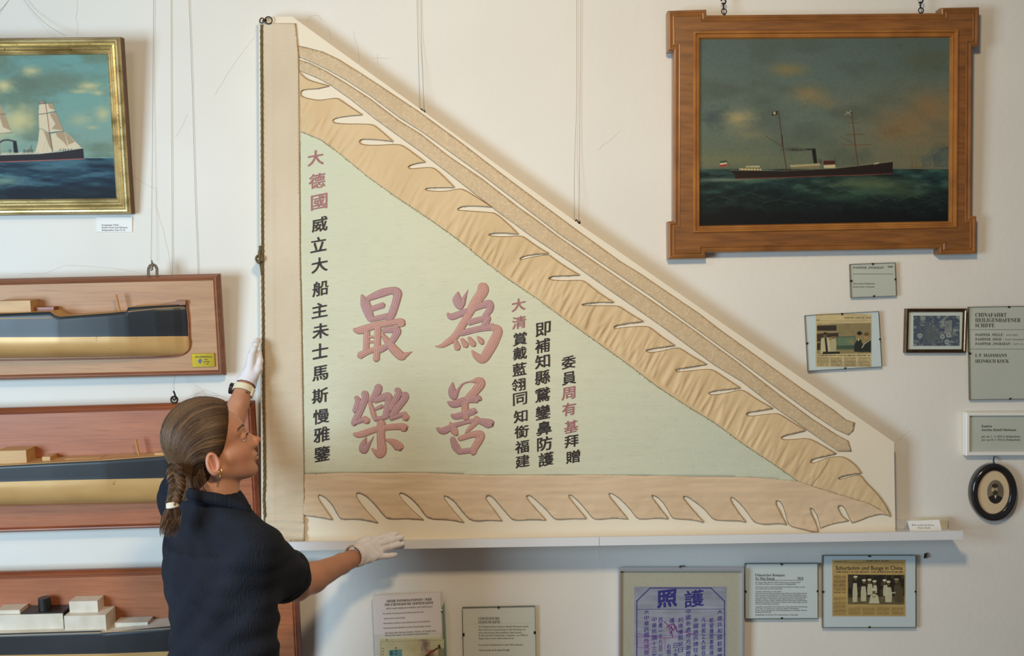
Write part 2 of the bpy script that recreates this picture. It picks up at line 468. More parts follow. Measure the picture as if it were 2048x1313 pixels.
m = MB(); m.add(*extrude_px(bo, DB, 0.03))
board = m.obj('display_board', BOARDM); tag(board, 'large cream triangular mounting board standing on the white ledges and carrying the silk pennant', 'display board')
LEDGE = mat('white_lacquer', (222, 223, 226), 0.4, c2=(218, 218, 219), nsc=(5, 5, 5))
def ledge(x0, x1, label):
    # sloped very slightly, like in the room
    yt = lambda x: 1085.0+(x-600)*(1063.0-1085.0)/(1925-600)
    th = 17.0
    a = P(x0, yt(x0), 0.13); b = P(x1, yt(x1), 0.13)
    ux = (b-a)/np.linalg.norm(b-a); uz = np.array([-ux[2], 0, ux[0]]); L = np.linalg.norm(b-a); hz = th*(CAMD-0.13)/FPX
    mb = MB()
    y = np.array([0, -1.0, 0]); c = (a+b)/2-uz*hz/2
    for (d0, d1, z0, z1) in ((0.0, 0.118, 0.0, 0.011), (0.118, 0.130, 0.0, hz), (0.0, 0.012, 0.011, hz+0.012)):
        cc = c+uz*(-hz/2+(z0+z1)/2); cc[1] = -(d0+d1)/2
        mb.add(*box(cc, (ux, uz, y), (L/2, (z1-z0)/2, (d1-d0)/2)))
    o = mb.obj('picture_ledge', LEDGE); return tag(o, label, 'picture ledge', None)
ledge(497, 1198.1, 'left white ledge under the big pennant, the gloved hand resting on it')
ledge(1198.9, 1926, 'right white ledge under the big pennant, carrying the small notice')
# ================================================================ the silk pennant
def F3(px, py, off): return Pv(px, py, DB+off)
ban = thing('silk_pennant', 'old triangular silk pennant with pale green field, tan fringed borders and embroidered Chinese characters', 'flag', P(608, 949, DB))
ctop = [(598,144),(612,158),(629,164),(659,172),(636,177.5),(609,179),(602,182),(601,187),(603,193),(616.5,197.5),(636,200.7),(653,199),(670,196),(677.5,198),(697,211.6),(725,230),(702,231.6),(677.5,235),(666.5,238.5),(665,242),(668,246),(690,248),(716.5,248),(743,248.7),(753,254),(786,283),(760,280),(726,278),(719.5,280.4),(718,283.6),(722.6,289.7),(750.6,291),(794.5,288.4),(806.7,292),(828.7,308),(850.6,324.5),(833.5,326.7),(819,331),(815.7,334.7),(820,338.4),(841,336),(862.8,334.8),(872.5,339.6),(892,358),(909,375.5),
(881,375.3),(854,376),(850,379),(853,381.4),(886,384),(917.5,377.7),(927,379),(951.6,393.6),(983.3,414.3),(954,412.4),(925,412.6),(915,417.5),(915.6,421),(942,422.3),(978.5,425.3),(990.6,426.5),(1015,447),(1037,469),(1010,466),(981,467),(977,470),(979.7,472.3),(1007.7,474),(1039.4,471.6),(1049,475),(1073.5,493.5),(1098,507.7),(1073.5,508),(1046.7,513),(1039.4,516.7),(1040.6,520.4),(1063.8,514.3),(1098,509.4),(1102.8,514.3),(1132,535),(1160,550.8),
(1128.8,552),(1104.4,552.6),(1096.6,557),(1102,560.4),(1128.8,562),(1160.4,560.4),(1170,563.6),(1194.6,584.3),(1227.5,605.5),(1202,604.3),(1167.8,607.5),(1163,610),(1165,611.6),(1197,611.8),(1231,611.6),(1241,614.8),(1260,628),(1286.7,643.3),(1258,647),(1231,651.4),(1227.5,654.5),(1228.7,658),(1250.6,655),(1289.7,652.6),(1299.4,655),(1323.8,674.5),(1350,691.6),(1323.8,695),(1297,699),(1292,701.3),(1294.5,706),(1319,703.8),(1350.6,696),(1360,696.5),(1384.7,713.5),(1414,729.4),
(1384.7,734),(1358,738),(1351,740.4),(1353,744.7),(1384.7,741.6),(1416.4,738.4),(1428.6,741.6),(1455.4,760),(1481,776.6),(1453,779.5),(1424,783),(1417,786.8),(1420,791),(1448,788),(1477.5,780.7),(1487,781),(1516.5,801.4),(1545.8,817.3),(1521.4,821.4),(1497,825.3),(1491.7,828.7),(1497,833.6),(1521.4,830.7),(1550.6,827),(1560.4,829.4),(1584.8,845.3),(1611.6,861.6),(1589.7,867),(1567.7,871.6),(1561.6,875.8),(1564,880.6),(1587,879.4),(1616.5,876.5),(1638.4,888),(1672.5,908),
(1648,913.5),(1626,918.4),(1620,924.5),(1623.8,927.4),(1638.4,923.3),(1653,916.5),(1672.5,913.5),(1689.6,914.8),(1711.5,930.6),(1723,947.7),(1704,949),(1682,953.8),(1675.7,958),(1680,960),(1701.8,953.8),(1721.3,950),(1728.6,962),(1745.7,979.4),(1756.9,991),(1769,1007.7),(1777.4,1022),(1781,1033.3)]
seam = [(602,262.8),(643.4,280),(677.5,305.5),(709,331),(738.5,355.5),(797,397),(820,412),(868.8,444.8),(917.5,480),(976,527.7),(1015,557),(1080,601.4),(1141,646.5),(1216.5,700),(1265.3,735.5),(1316.5,774.5),(1380,816),(1428.8,845.3),(1489.7,890.4),(1550.6,930.6),(1597,963.5)]
tipseam = [(1623.5,972.8),(1656.4,983),(1738.4,1007.7),(1760,1019)]
cbot = [(1773,1030.6),(1763,1028.6),(1738.4,1034.3),(1715.8,1043.6),(1704,1046.6),(1697.4,1034.3),(1689,1016),(1682,1010.7),(1675.8,1013.8),(1677.9,1022),(1687,1036.4),(1698.4,1042.5),(1672.8,1047),(1652,1052.8),(1641,1057.3),(1638,1044.6),(1633.8,1030),(1624.6,1017),(1620.5,1017),(1621.5,1026),(1631.7,1044.6),(1637,1065),(1627.6,1065),(1605,1059),(1584.6,1054.8),(1576.4,1048.7),(1571.2,1030),(1566,1011.8),(1558,1001.5),(1552,1002.5),(1552.8,1010.7),(1564,1032.3),(1574,1050.7),
(1560,1047.6),(1533.3,1050.3),(1515,1047.6),(1506.6,1043.6),(1496.4,1028),(1482,1009.7),(1467.7,996.4),(1461.5,995.4),(1460.5,999.5),(1469.7,1015.9),(1492.3,1045.6),(1478,1042.5),(1441,1042),(1426.7,1040),(1416.4,1028),(1406.8,1017),(1384.3,1000),(1370.8,992.3),(1366.3,994.6),(1369.7,1002.4),(1408,1045.8),(1388.8,1040.6),(1350.6,1039),(1342.8,1035),(1335,1019),(1323.7,1002.4),(1310,992.3),(1303.4,991.2),(1304.6,996.8),(1337,1039),
(1317,1036.8),(1283,1040),(1273,1037),(1258.5,1017),(1240.6,999),(1224.8,987.8),(1218,987.8),(1218,993.4),(1238.3,1017),(1256.3,1039.5),(1227,1036.8),(1195.6,1040.6),(1184.4,1037),(1171,1019),(1155,1001.3),(1142.8,991),(1137,991),(1138.4,996.8),(1173,1038.4),(1146,1038.4),(1114.8,1040.6),(1105.8,1036),(1090,1017),(1069.8,999),(1059.7,991),(1053,992.3),(1053,998),(1092,1041.3),
(1065,1040),(1029.4,1042),(1020.4,1036),(1002.5,1014.8),(984.6,993.5),(974.9,991),(971,996),(973.6,1002),(990,1023),(1004.7,1042.8),(975,1041),(954,1043.6),(939.5,1040),(924.8,1024),(910,1004.5),(895.5,993.5),(888,992.3),(888,997),(905,1020),(928.5,1046),(902.8,1041),(863.8,1039),(851.6,1033.8),(836.9,1011.8),(819.8,994.7),(805,986),(799,987.4),(799,993.5),(822.3,1019),(848,1041),
(817.4,1037.5),(778,1039),(768.5,1032.6),(751.5,1011.8),(734.4,993.5),(719.7,986),(712.4,987.4),(713,996),(732,1021.6),(756.3,1046.5),(732,1041),(710,1038.7),(683,1040),(675.8,1031.4),(666,1011.8),(651.4,996),(639,990),(635.5,994.7),(640.4,1004.5),(666,1040.6),(641.6,1036),(607.4,1031.4)]
fbot = [(1597,963.6),(1502.5,955.4),(1400,954.3),(1300,952),(1190,950.5),(1092,950.8),(980,952),(841,946.5),(671,946.5),(608,949.6)]
def rounded(poly):
    """cut the blunt corners once or twice, keep the sharp tips"""
    p = np.asarray(poly, float)
    for _ in range(2):
        out = []; n = len(p)
        for i in range(n):
            a, b, c = p[i-1], p[i], p[(i+1) % n]; e1 = b-a; e2 = c-b; l1 = np.linalg.norm(e1)+1e-9; l2 = np.linalg.norm(e2)+1e-9
            if (e1@e2)/(l1*l2) > .25 and min(l1, l2) < 60: out += [b-e1*.25, b+e2*.25]
            else: out.append(b)
        p = np.array(out)
    return p
def cloth(name, outline, off, mt, step, hfun, th=0.0008, grid=None):
    q = dens(outline, step); n = len(q)
    x = np.arange(q[:, 0].min(), q[:, 0].max(), step); y = np.arange(q[:, 1].min(), q[:, 1].max(), step)
    X, Y = np.meshgrid(x, y); X = X+step*0.5*((np.arange(len(y)) % 2)[:, None]); X = X.ravel(); Y = Y.ravel()
    k = inside(q, X, Y)
    for a, b in ((.45, 0), (-.45, 0), (0, .45), (0, -.45)): k &= inside(q, X+a*step, Y+b*step)
    allp = np.concatenate([q, np.stack([X[k], Y[k]], 1)])
    r = delaunay_2d_cdt([Vector(p) for p in allp], [(i, (i+1) % n) for i in range(n)], [], 0, 1e-7)
    vo = np.array([v[:] for v in r[0]])
    tri = np.array([list(t) for t in r[2]])
    cen = vo[tri].mean(1); tri = tri[inside(q, cen[:, 0], cen[:, 1])]
    V = F3(vo[:, 0], vo[:, 1], off+th+hfun(vo[:, 0], vo[:, 1]))
    nn = np.cross(V[tri[:, 1]]-V[tri[:, 0]], V[tri[:, 2]]-V[tri[:, 0]])[:, 1] > 0
    tri[nn] = tri[nn][:, ::-1]
    # skirt round the open boundary
    from collections import Counter
    ed = {}
    for t in tri.tolist():
        for a, b in ((t[0], t[1]), (t[1], t[2]), (t[2], t[0])): ed[(a, b)] = 1
    bd = [(a, b) for (a, b) in ed if (b, a) not in ed]
    bi = sorted({a for e in bd for a in e}); mp = {a: len(V)+i for i, a in enumerate(bi)}
    B = V[bi].copy(); B[:, 1] = -(DB+0.0)
    F = tri.tolist()+[[b, a, mp[a], mp[b]] for a, b in bd]
    return mesh_obj(name, np.concatenate([V, B]), F, mt, ban, smooth=True)
TAN = mat('tan_silk', (216, 190, 150), 0.62, c2=(206, 178, 136), nsc=(4, 4, 4), bump=0.45, bsc=(90, 90, 90), bdist=0.0016, spec=0.3)
PINKT = mat('pinkish_tan_silk', (219, 194, 163), 0.62, c2=(208, 181, 149), nsc=(5, 5, 5), bump=0.45, bsc=(60, 60, 260), bdist=0.0014, spec=0.3)
CREAMS = mat('ivory_linen', (216, 200, 176), 0.7, c2=(200, 182, 155), nsc=(3.5, 3.5, 2.0), bump=0.6, bsc=(25, 25, 190), bdist=0.0016, c3=(190, 172, 145), n3=(9, 9, 9), r3=(0.6, 0.9), spec=0.3)
DAMASK = mat('brocade', (194, 171, 138), 0.55, c2=(210, 188, 153), nsc=(120, 120, 120), ndet=3, nrange=(0.45, 0.68), bump=0.3, bsc=(120, 120, 120), bdist=0.0008, dist=1.2, c3=(176, 152, 118), n3=(5, 5, 5), r3=(.55, .9))
ST_D = mat('brown_cord', (122, 100, 70), 0.7)
ST_B = mat('dark_thread', (84, 84, 70), 0.7)
def green_mat():
    m = mat('celadon_silk', (212, 210, 184), 0.55, c2=(204, 204, 178), nsc=(2.5, 2.5, 5), bump=0.6, bsc=(40, 40, 500), bdist=0.0009, c3=(194, 192, 164), n3=(30, 30, 260), r3=(.52, .85), spec=0.4)
    nt = m.node_tree; N = nt.nodes; L = nt.links; b = N['Principled BSDF']
    tc = N.new('ShaderNodeTexCoord'); sx = N.new('ShaderNodeSeparateXYZ'); L.new(tc.outputs['Object'], sx.inputs[0])
    # the right half of the field is woven with a scrolling damask figure
    v = N.new('ShaderNodeTexVoronoi'); v.feature = 'DISTANCE_TO_EDGE'; v.inputs['Scale'].default_value = 38
    nz = N.new('ShaderNodeTexNoise'); nz.inputs['Scale'].default_value = 14; L.new(tc.outputs['Object'], nz.inputs['Vector'])
    mx = N.new('ShaderNodeMix'); mx.data_type = 'VECTOR'; mx.inputs['Factor'].default_value = 0.12; L.new(tc.outputs['Object'], mx.inputs['A']); L.new(nz.outputs['Color'], mx.inputs['B'])
    L.new(mx.outputs['Result'], v.inputs['Vector'])
    sn = N.new('ShaderNodeMath'); sn.operation = 'MULTIPLY'; sn.inputs[1].default_value = 62; L.new(v.outputs['Distance'], sn.inputs[0])
    s2 = N.new('ShaderNodeMath'); s2.operation = 'SINE'; L.new(sn.outputs[0], s2.inputs[0])
    r1 = N.new('ShaderNodeMapRange'); r1.inputs['From Min'].default_value = 0.55; r1.inputs['From Max'].default_value = 1.0; L.new(s2.outputs[0], r1.inputs['Value'])
    r2 = N.new('ShaderNodeMapRange'); r2.inputs['From Min'].default_value = 0.76; r2.inputs['From Max'].default_value = 1.05; L.new(sx.outputs['X'], r2.inputs['Value'])
    ml = N.new('ShaderNodeMath'); ml.operation = 'MULTIPLY'; L.new(r1.outputs[0], ml.inputs[0]); L.new(r2.outputs[0], ml.inputs[1])
    m3 = N.new('ShaderNodeMath'); m3.operation = 'MULTIPLY'; m3.inputs[1].default_value = 0.3; L.new(ml.outputs[0], m3.inputs[0])
    x = N.new('ShaderNodeMix'); x.data_type = 'RGBA'; L.new(m3.outputs[0], x.inputs['Factor'])
    src = b.inputs['Base Color'].links[0].from_socket
    # the colour turns a little bluer towards the right and the top
    r4 = N.new('ShaderNodeMapRange'); r4.inputs['From Min'].default_value = 0.7; r4.inputs['From Max'].default_value = 1.2; r4.inputs['To Max'].default_value = 0.55; L.new(sx.outputs['X'], r4.inputs['Value'])
    y = N.new('ShaderNodeMix'); y.data_type = 'RGBA'; L.new(r4.outputs[0], y.inputs['Factor']); L.new(src, y.inputs['A']); y.inputs['B'].default_value = lin4((198, 205, 186))
    r5 = N.new('ShaderNodeMapRange'); r5.inputs['From Min'].default_value = 0.55; r5.inputs['From Max'].default_value = 1.0; r5.inputs['To Max'].default_value = 0.7; L.new(sx.outputs['Z'], r5.inputs['Value'])
    z = N.new('ShaderNodeMix'); z.data_type = 'RGBA'; L.new(r5.outputs[0], z.inputs['Factor']); L.new(y.outputs['Result'], z.inputs['A']); z.inputs['B'].default_value = lin4((200, 205, 180))
    L.new(z.outputs['Result'], x.inputs['A'])
    x.inputs['B'].default_value = lin4((156, 164, 148)); L.new(x.outputs['Result'], b.inputs['Base Color'])
    return m
GREEN = green_mat()
sdir = np.array([995.0, 701.0]); sdir /= np.linalg.norm(sdir)
def h_diag(x, y):
    u = (x-602)*sdir[0]+(y-263)*sdir[1]; v = (x-602)*sdir[1]-(y-263)*sdir[0]
    # u along the seam, v away from it
    ww = u+0.12*v
    amp = np.interp(u, [0, 60, 150, 300, 420, 700, 950, 1150, 1400], [1.0, .8, .3, .45, .9, 1.2, 1.0, .6, .4])
    n = 0.62-np.abs(fbm(ww/12, v/85, 3, 2)-0.5)*5
    n2 = fbm(ww/42, v/60, 9, 2)-0.5
    edge = np.clip(1.25-np.abs(v)/75, 0.12, 1)
    return (np.clip(n, -.5, 1)*0.0052*edge*amp+n2*2*0.0018*amp)*np.clip(v/6, 0, 1)+0.0028
def h_bot(x, y):
    n = fbm(x/70, y/7.5, 5, 3)-0.5; n2 = fbm(x/18, y/14, 6, 2)-0.5
    t = np.clip((y-985)/40, 0, 1)
    return 0.0020+n*2*0.0026*(1-0.4*t)+n2*2*0.0016*(t+.2)
def h_field(x, y):
    n = fbm(x/85, y/6.5, 15, 3)-0.5; n2 = fbm(x/40, y/40, 16, 2)-0.5
    return 0.0004+n*2*0.0008+n2*2*0.0006+0.0006*np.exp(-((y-638)/1.5)**2)*(x > 760)*(x < 1200)
def h_sleeve(x, y):
    n = fbm(x/55, y/9, 25, 3)-0.5; n2 = fbm(x/14, y/60, 26, 2)-0.5
    low = np.clip((y-900)/120, 0, 1)
    s = 0.0024+n*2*0.0022*(0.35+0.9*low)+n2*2*0.0005
    f = np.clip((y-1032)/6, 0, 1)
    s += f*(0.004+0.0045*np.abs(np.sin((y-1036+4*np.sin(x/40))/16*math.pi)))
    s += 0.002*np.exp(-((x-545-(y-600)*0.004)/5)**2)*0.6
    return s
def h_str(x, y):
    return 0.0004+(fbm(x/20, y/20, 35, 3)-0.5)*0.0012
sl = [(523.5,47),(560,46),(590,46.5),(592,60),(594,80),(597,110),(598.5,260),(600,500),(604,700),(608,949),(608.5,1083),(570,1084),(540,1082),(530,1078),(531,1040),(531,1000),(530.5,900),(529,760),(528,640),(527,540),(525.5,400),(524.5,250),(524,120)]
s1t = [(594,91),(616.5,96),(646,104),(677.5,119),(716.5,143.4),(765,175),(838.4,223.8),(921.3,284.8),(1000,345.7),(1063.8,393.6),(1149,457),(1240,522.8),(1282.3,549),(1397,627),(1438.5,659),(1526,722),(1599.4,775),(1667.7,821),(1692,840.4),(1710,846.5),(1706.7,862.3),(1697,871)]
s1b = [(1672.5,860),(1623.8,828),(1560.4,782),(1484.8,725.8),(1394.6,660),(1299.4,591.6),(1202,525.8),(1116.6,467.3),(1076,436),(966.3,352),(844.4,264.4),(799.4,236),(741,192),(692,160.4),(653,138.5),(616.5,121.4),(594,113)]
s2t = [(594,119),(616,125),(652,142.5),(691,166),(739,197),(797,241),(842,269),(898,313),(964,358),(1039,416.5),(1074,441),(1115,472.5),(1202,533),(1299,599),(1382,657),(1477.5,727),(1560.4,791.6),(1623.8,838),(1672.5,869.7),(1697,883),(1703,903.8),(1677.4,903.8)]
s2b = [(1648,884.3),(1599.4,850),(1550.6,816),(1484.8,764.8),(1428.8,730.7),(1380,695),(1328.7,657),(1250,602),(1231,589),(1138.5,523.4),(1063.8,474),(990.6,420.4),(917.5,363),(844,306),(799.4,274),(750.6,238.5),(702,199.5),(660.4,170),(636,156.8),(594,139.7)]
field = cloth('field', seam+fbot[1:]+[(604,700),(600,500),(598.5,330)], 0.0, GREEN, 5, h_field)
ctop = [tuple(q) for q in rounded([(598, 144)]+ctop[1:]+[(1781, 1040), (598, 1040)])][0:-2]; ctop = [q for q in ctop if not (q[1] > 1034.0)]
cbot = [tuple(q) for q in rounded([(1781, 1033.3)]+cbot+[(606, 950)])][1:-1]
topb = cloth('upper_border', [(598,144)]+ctop[1:]+tipseam[::-1]+[(1597,963.5)]+seam[::-1][1:], 0.0008, TAN, 2.8, h_diag)
botb = cloth('lower_border', [(606,949.6)]+fbot[::-1][1:]+tipseam+[(1781,1033.3)]+cbot, 0.0004, PINKT, 3.0, h_bot)
st1 = cloth('streamer', s1t+s1b, 0.0004, DAMASK, 4.5, h_str)
st2 = cloth('streamer', s2t+s2b, 0.0004, DAMASK, 4.5, h_str)
slv = cloth('hoist_sleeve', sl, 0.001, CREAMS, 4, h_sleeve)
def cord(name, pts, off, hf, r, mt, parent, closed=False, step=3.0):
    q = dens(pts, step, closed); V, F = tube(F3(q[:, 0], q[:, 1], off+hf(q[:, 0], q[:, 1])+0.0006), r, 5, closed)
    return mesh_obj(name, V, F, mt, parent, smooth=True)
cord('edge_cord', ctop, 0.0010, h_diag, 0.00085, ST_D, topb)
cord('edge_cord', [(1781, 1033.3)]+cbot, 0.0008, h_bot, 0.00075, ST_D, botb)
cord('edge_cord', s1t+s1b, 0.0006, h_str, 0.0005, ST_D, st1, True)
cord('edge_cord', s2t+s2b, 0.0006, h_str, 0.0005, ST_D, st2, True)
cord('edge_cord', [(591,47),(597,110),(598.5,260),(600,500),(604,700),(608,949),(608.5,1083)], 0.001, h_sleeve, 0.0008, ST_D, slv)
mm = MB()
rng = np.random.default_rng(5)
ss = dens(seam+tipseam, 4.6, False)
for i, (x, y) in enumerate(ss):
    t = sdir; nrm = np.array([t[1], -t[0]]); L = rng.uniform(2.2, 5.0); a = np.array([x, y])-nrm*L*0.5+rng.normal(0, .5, 2); b = np.array([x, y])+nrm*L*0.6+t*rng.uniform(-2, 2.5)
    q = np.array([a, (a+b)/2, b]); V, F = tube(F3(q[:, 0], q[:, 1], np.array([.002, .0042, .002])), 0.0005*rng.uniform(.6, 1.3), 4); mm.add(V, F)
mm.obj('whip_stitching', ST_B, topb)
mm = MB()
for x, y in dens(ctop, 5.2, False)[::1]:
    if rng.random() < (0.15 if x < 1100 else 0.75):
        a = np.array([x, y])+rng.normal(0, .5, 2); b = a+np.array([-1.5, 2.4])*rng.uniform(.5, 1.1)
        q = np.array([a, b]); V, F = tube(F3(q[:, 0], q[:, 1], np.array([.0035, .003])), 0.0004, 4); mm.add(V, F)
mm.obj('edge_stitching', ST_D, topb)['kind'] = 'stuff'
cord('seam_cord', fbot[1:], 0.0012, lambda x, y: 0.0004+0*x, 0.0006, mat('seam_thread', (168, 148, 112), 0.7), botb)
cord('joining_seam', [(1659,918),(1650,935),(1640,950),(1630,962),(1623,972)], 0.0012, h_diag, 0.0007, ST_D, topb)
# rope in the hoist with its knot and two iron rings
ROPE = mat('green_brown_rope', (118, 100, 66), 0.8, c2=(92, 78, 50), nsc=(120, 120, 30), bump=0.5, bsc=(200, 200, 60))
rp = dens([(523,50),(523,100),(524,250),(524.5,400),(525,500),(525,560),(526,640),(527,760),(528.5,880),(529,960),(527.5,1000),(530,1040),(534,1078)], 6, False)
rope = MB(); rope.add(*tube(F3(rp[:, 0], rp[:, 1], 0.006+0*rp[:, 0]), 0.0034, 8))
for i in range(2):
    ph = i*math.pi; t = np.arange(len(rp)*3)/3.0; q = smooth_path(rp, len(t))
    pts = F3(q[:, 0], q[:, 1], 0.006+0*q[:, 0]); a = t*1.5+ph
    pts[:, 0] += np.cos(a)*0.0022; pts[:, 1] -= np.sin(a)*0.0022
    rope.add(*tube(pts, 0.0022, 6))
rope = rope.obj('hoist_rope', ROPE, ban, smooth=True)
kn = MB()
t = np.linspace(0, 2*math.pi, 40)
kc = P(519.5, 521, DB+0.008)
kn.add(*tube(np.stack([kc[0]+0.0065*np.sin(t)+0.004*np.sin(2*t), kc[1]+0.006*np.cos(3*t), kc[2]+0.012*np.cos(t)+.004*np.cos(2*t)], 1), 0.0040, 8, True))
kn.add(*tube(np.stack([kc[0]+0.005*np.cos(t)*1.2, kc[1]+0.007*np.sin(t), kc[2]+0.006*np.sin(t+1)], 1), 0.0036, 8, True))
kn.add(*tube(Pv(np.array([519.5, 519, 520.5, 520]), np.array([517, 506, 498, 492]), DB+0.008), np.array([.0045, .0048, .0045, .0042]), 8))
kn.add(*tube(Pv(np.array([521, 523, 524.5]), np.array([527, 538, 550]), DB+0.007), 0.0042, 8))
kn.obj('knot', ROPE, rope, smooth=True)
rg = MB(); c1 = P(523.5, 41, DB+0.014); c2 = P(537.2, 40.5, DB+0.010)
rg.add(*torus(c1, (0.9, -0.4, 0), (0, 0, 1), 0.0072, 0.0017)); ringa = rg.obj('iron_ring', METAL_D, ban, smooth=True)
rg = MB(); rg.add(*torus(c2, (0.98, 0.15, 0), (0, 0, 1), 0.0104, 0.0017)); rg.obj('iron_ring', METAL_D, ban, smooth=True)
rg = MB(); rg.add(*torus((c1+c2)/2+np.array([-.001, 0, 0]), (1, 0.1, 0), (0, .6, .8), 0.0045, 0.0017)); rg.obj('iron_link', METAL_D, ban, smooth=True)
# ---------------------------------------------------------------- embroidered characters
EMB_K = mat('black_embroidery', (36, 27, 26), 0.6, c2=(52, 38, 36), nsc=(500, 500, 120), bump=0.3, bsc=(500, 500, 120))
EMB_P = mat('rose_embroidery', (166, 112, 112), 0.5, c2=(146, 94, 98), nsc=(400, 400, 120), bump=0.3, bsc=(500, 500, 120))
def small_char(ch, cx, cy, wd, ht, mt, off=0.028, parent=None):
    v, f = glyphs(ch, 0.0, 3)
    lo = v.min(0); hi = v.max(0); q = (v-(lo+hi)/2)/(hi-lo)          # -.5 .. .5
    x = q[:, 0].copy(); y = q[:, 1].copy()
    y = y+0.20*x                                                       # brush slant: rising horizontals
    k = 1+0.10*noise2(x*5+cx, y*5+cy, 7)
    x = x*k+0.02*(noise2(x*9+cx, y*9, 8)-.5); y = y*k+0.03*(noise2(x*8, y*8+cx, 9)-.5)
    X = cx+x*wd/1.05; Y = cy-y*ht/1.2
    n = len(X)
    hz = h_field(X, Y)
    # side walls round the outline
    ed = set()
    for t in f:
        for a, b in zip(t, t[1:]+t[:1]): ed.add((a, b))
    bd = [(a, b) for a, b in ed if (b, a) not in ed]
    F = [list(t) for t in f]+[[b, a, a+n, b+n] for a, b in bd]
    mb = MB(); s = wd*0.021                                           # four slightly shifted layers of stitches thicken the strokes
    for k, (dx, dy) in enumerate(((-s, -s*.5), (s, -s*.5), (-s, s*.6), (s, s*.6))):
        mb.add(np.concatenate([F3(X+dx, Y+dy, hz+0.0020+k*0.00006), F3(X+dx, Y+dy, hz+0.0006)]), F)
    return mb.obj('embroidered_character', mt, parent or field)
cols = []
for ch, y, x, k in zip('大德國威立大船主未士馬斯慢雅鑒', [316,362,404,449,489,530,577,621,662,702,747,792,833,870,908], [631,634,638,639,637,639,641,639,641,640,640,640,642,643,644], 'ppp'+'k'*12):
    cols.append((ch, x, y, 31, 33, k))
for ch, y, x, k in zip('大清賞戴藍翎同知銜福建', [610,645,678,707,739,770,798,833,864,894,923], [1037,1038,1040,1040,1039,1037,1040,1041,1043,1044,1045], 'pp'+'k'*9):
    cols.append((ch, x, y, 27, 28, k))
for ch, y, x in zip('即補知縣鵞鑾鼻防護', [659,692,723,755,790,825,857,888,919], [1086,1085,1085,1085,1085,1086,1088,1089,1092]):
    cols.append((ch, x, y, 29, 31, 'k'))
for ch, y, x, k in zip('委員周有基拜贈', [725,757,787,819,854,883,914], [1137,1138,1137,1138,1142,1143,1146], 'kkpppkk'):
    cols.append((ch, x, y, 27, 28, k))
for ch, x, y, a, b, k in cols: small_char(ch, x, y, a, b, EMB_K if k == 'k' else EMB_P)
def stroke_mat(name, a, b):
    m = mat(name, a, 0.65, spec=.3, bump=0.4, bsc=(350, 350, 700), bdist=0.0006)
    nt = m.node_tree; N = nt.nodes; L = nt.links
    at = N.new('ShaderNodeAttribute'); at.attribute_name = 'paint'; x = N.new('ShaderNodeMix'); x.data_type = 'RGBA'
    sp = N.new('ShaderNodeSeparateColor'); L.new(at.outputs['Color'], sp.inputs[0]); L.new(sp.outputs[0], x.inputs['Factor'])
    x.inputs['A'].default_value = lin4(a); x.inputs['B'].default_value = lin4(b); L.new(x.outputs['Result'], N['Principled BSDF'].inputs['Base Color']); return m
ROSE = stroke_mat('rose_padded_embroidery', (210, 166, 150), (174, 124, 116))
MAUVE = stroke_mat('mauve_padded_embroidery', (196, 158, 154), (162, 118, 122))
def brush(strokes, name):
    for si, (mt, pts) in enumerate(strokes):
        p = np.array(pts, float); n = max(12, len(p)*7)
        q = smooth_path(p, n); x = 680+q[:, 0]/3.456; y = 550+q[:, 1]/3.456; hw = np.maximum(q[:, 2]/3.456/2, 0.4)*1.16
        K = 17; u = np.linspace(-1, 1, K)
        tx = np.gradient(x); ty = np.gradient(y); L = np.hypot(tx, ty)+1e-9; nx = -ty/L; ny = tx/L
        # rounded ends
        xs = np.concatenate([[x[0]-tx[0]/L[0]*hw[0]*.55], x, [x[-1]+tx[-1]/L[-1]*hw[-1]*.55]]); ys = np.concatenate([[y[0]-ty[0]/L[0]*hw[0]*.55], y, [y[-1]+ty[-1]/L[-1]*hw[-1]*.55]])
        hh = np.concatenate([[hw[0]*.35], hw, [hw[-1]*.35]]); nx = np.concatenate([nx[:1], nx, nx[-1:]]); ny = np.concatenate([ny[:1], ny, ny[-1:]])
        s = np.concatenate([[0], np.cumsum(np.hypot(np.diff(xs), np.diff(ys)))])
        X = xs[:, None]+nx[:, None]*hh[:, None]*u[None]; Y = ys[:, None]+ny[:, None]*hh[:, None]*u[None]
        cyc = np.maximum(1.0, np.round(hh.max()/2.3))
        rid = 0.5+0.5*np.cos(u*math.pi*cyc*1.0)[None]*np.ones((len(xs), 1))
        Z = 0.0006+0.0034*np.sqrt(np.clip(1-u**2, 0, 1))[None]*np.clip(hh/4, .3, 1)[:, None]+0.0009*rid*(1-u[None]**4)+0.0004*si/10
        V = F3(X.ravel(), Y.ravel(), Z.ravel()+0.0008)
        m_ = len(xs); idx = np.arange(m_*K).reshape(m_, K)
        F = np.stack([idx[:-1, :-1], idx[:-1, 1:], idx[1:, 1:], idx[1:, :-1]], -1).reshape(-1, 4)
        A = np.ones((m_*K, 4)); A[:, 0] = np.clip(0.15+0.9*(1-rid.ravel())*0.8+0.35*(noise2(X.ravel()*.9, Y.ravel()*.9, 3)-.5), 0, 1)
        mesh_parts.append((V, F, A, mt))
def build_brush(strokes, name):
    global mesh_parts
    mesh_parts = []; brush(strokes, name)
    V = []; F = []; A = []; n = 0; mi = []
    for v, f, a, mt in mesh_parts:
        V.append(v); F.append(f+n); A.append(a); n += len(v); mi += [mt]*len(f)
    o = mesh_obj('padded_character', np.concatenate(V), np.concatenate(F), [ROSE, MAUVE], field, smooth=True, attr=np.concatenate(A))
    o.data.polygons.foreach_set('material_index', np.array(mi, np.int32))
    sdd = o.modifiers.new('thickness', 'SOLIDIFY'); sdd.thickness = 0.0006; sdd.offset = -1
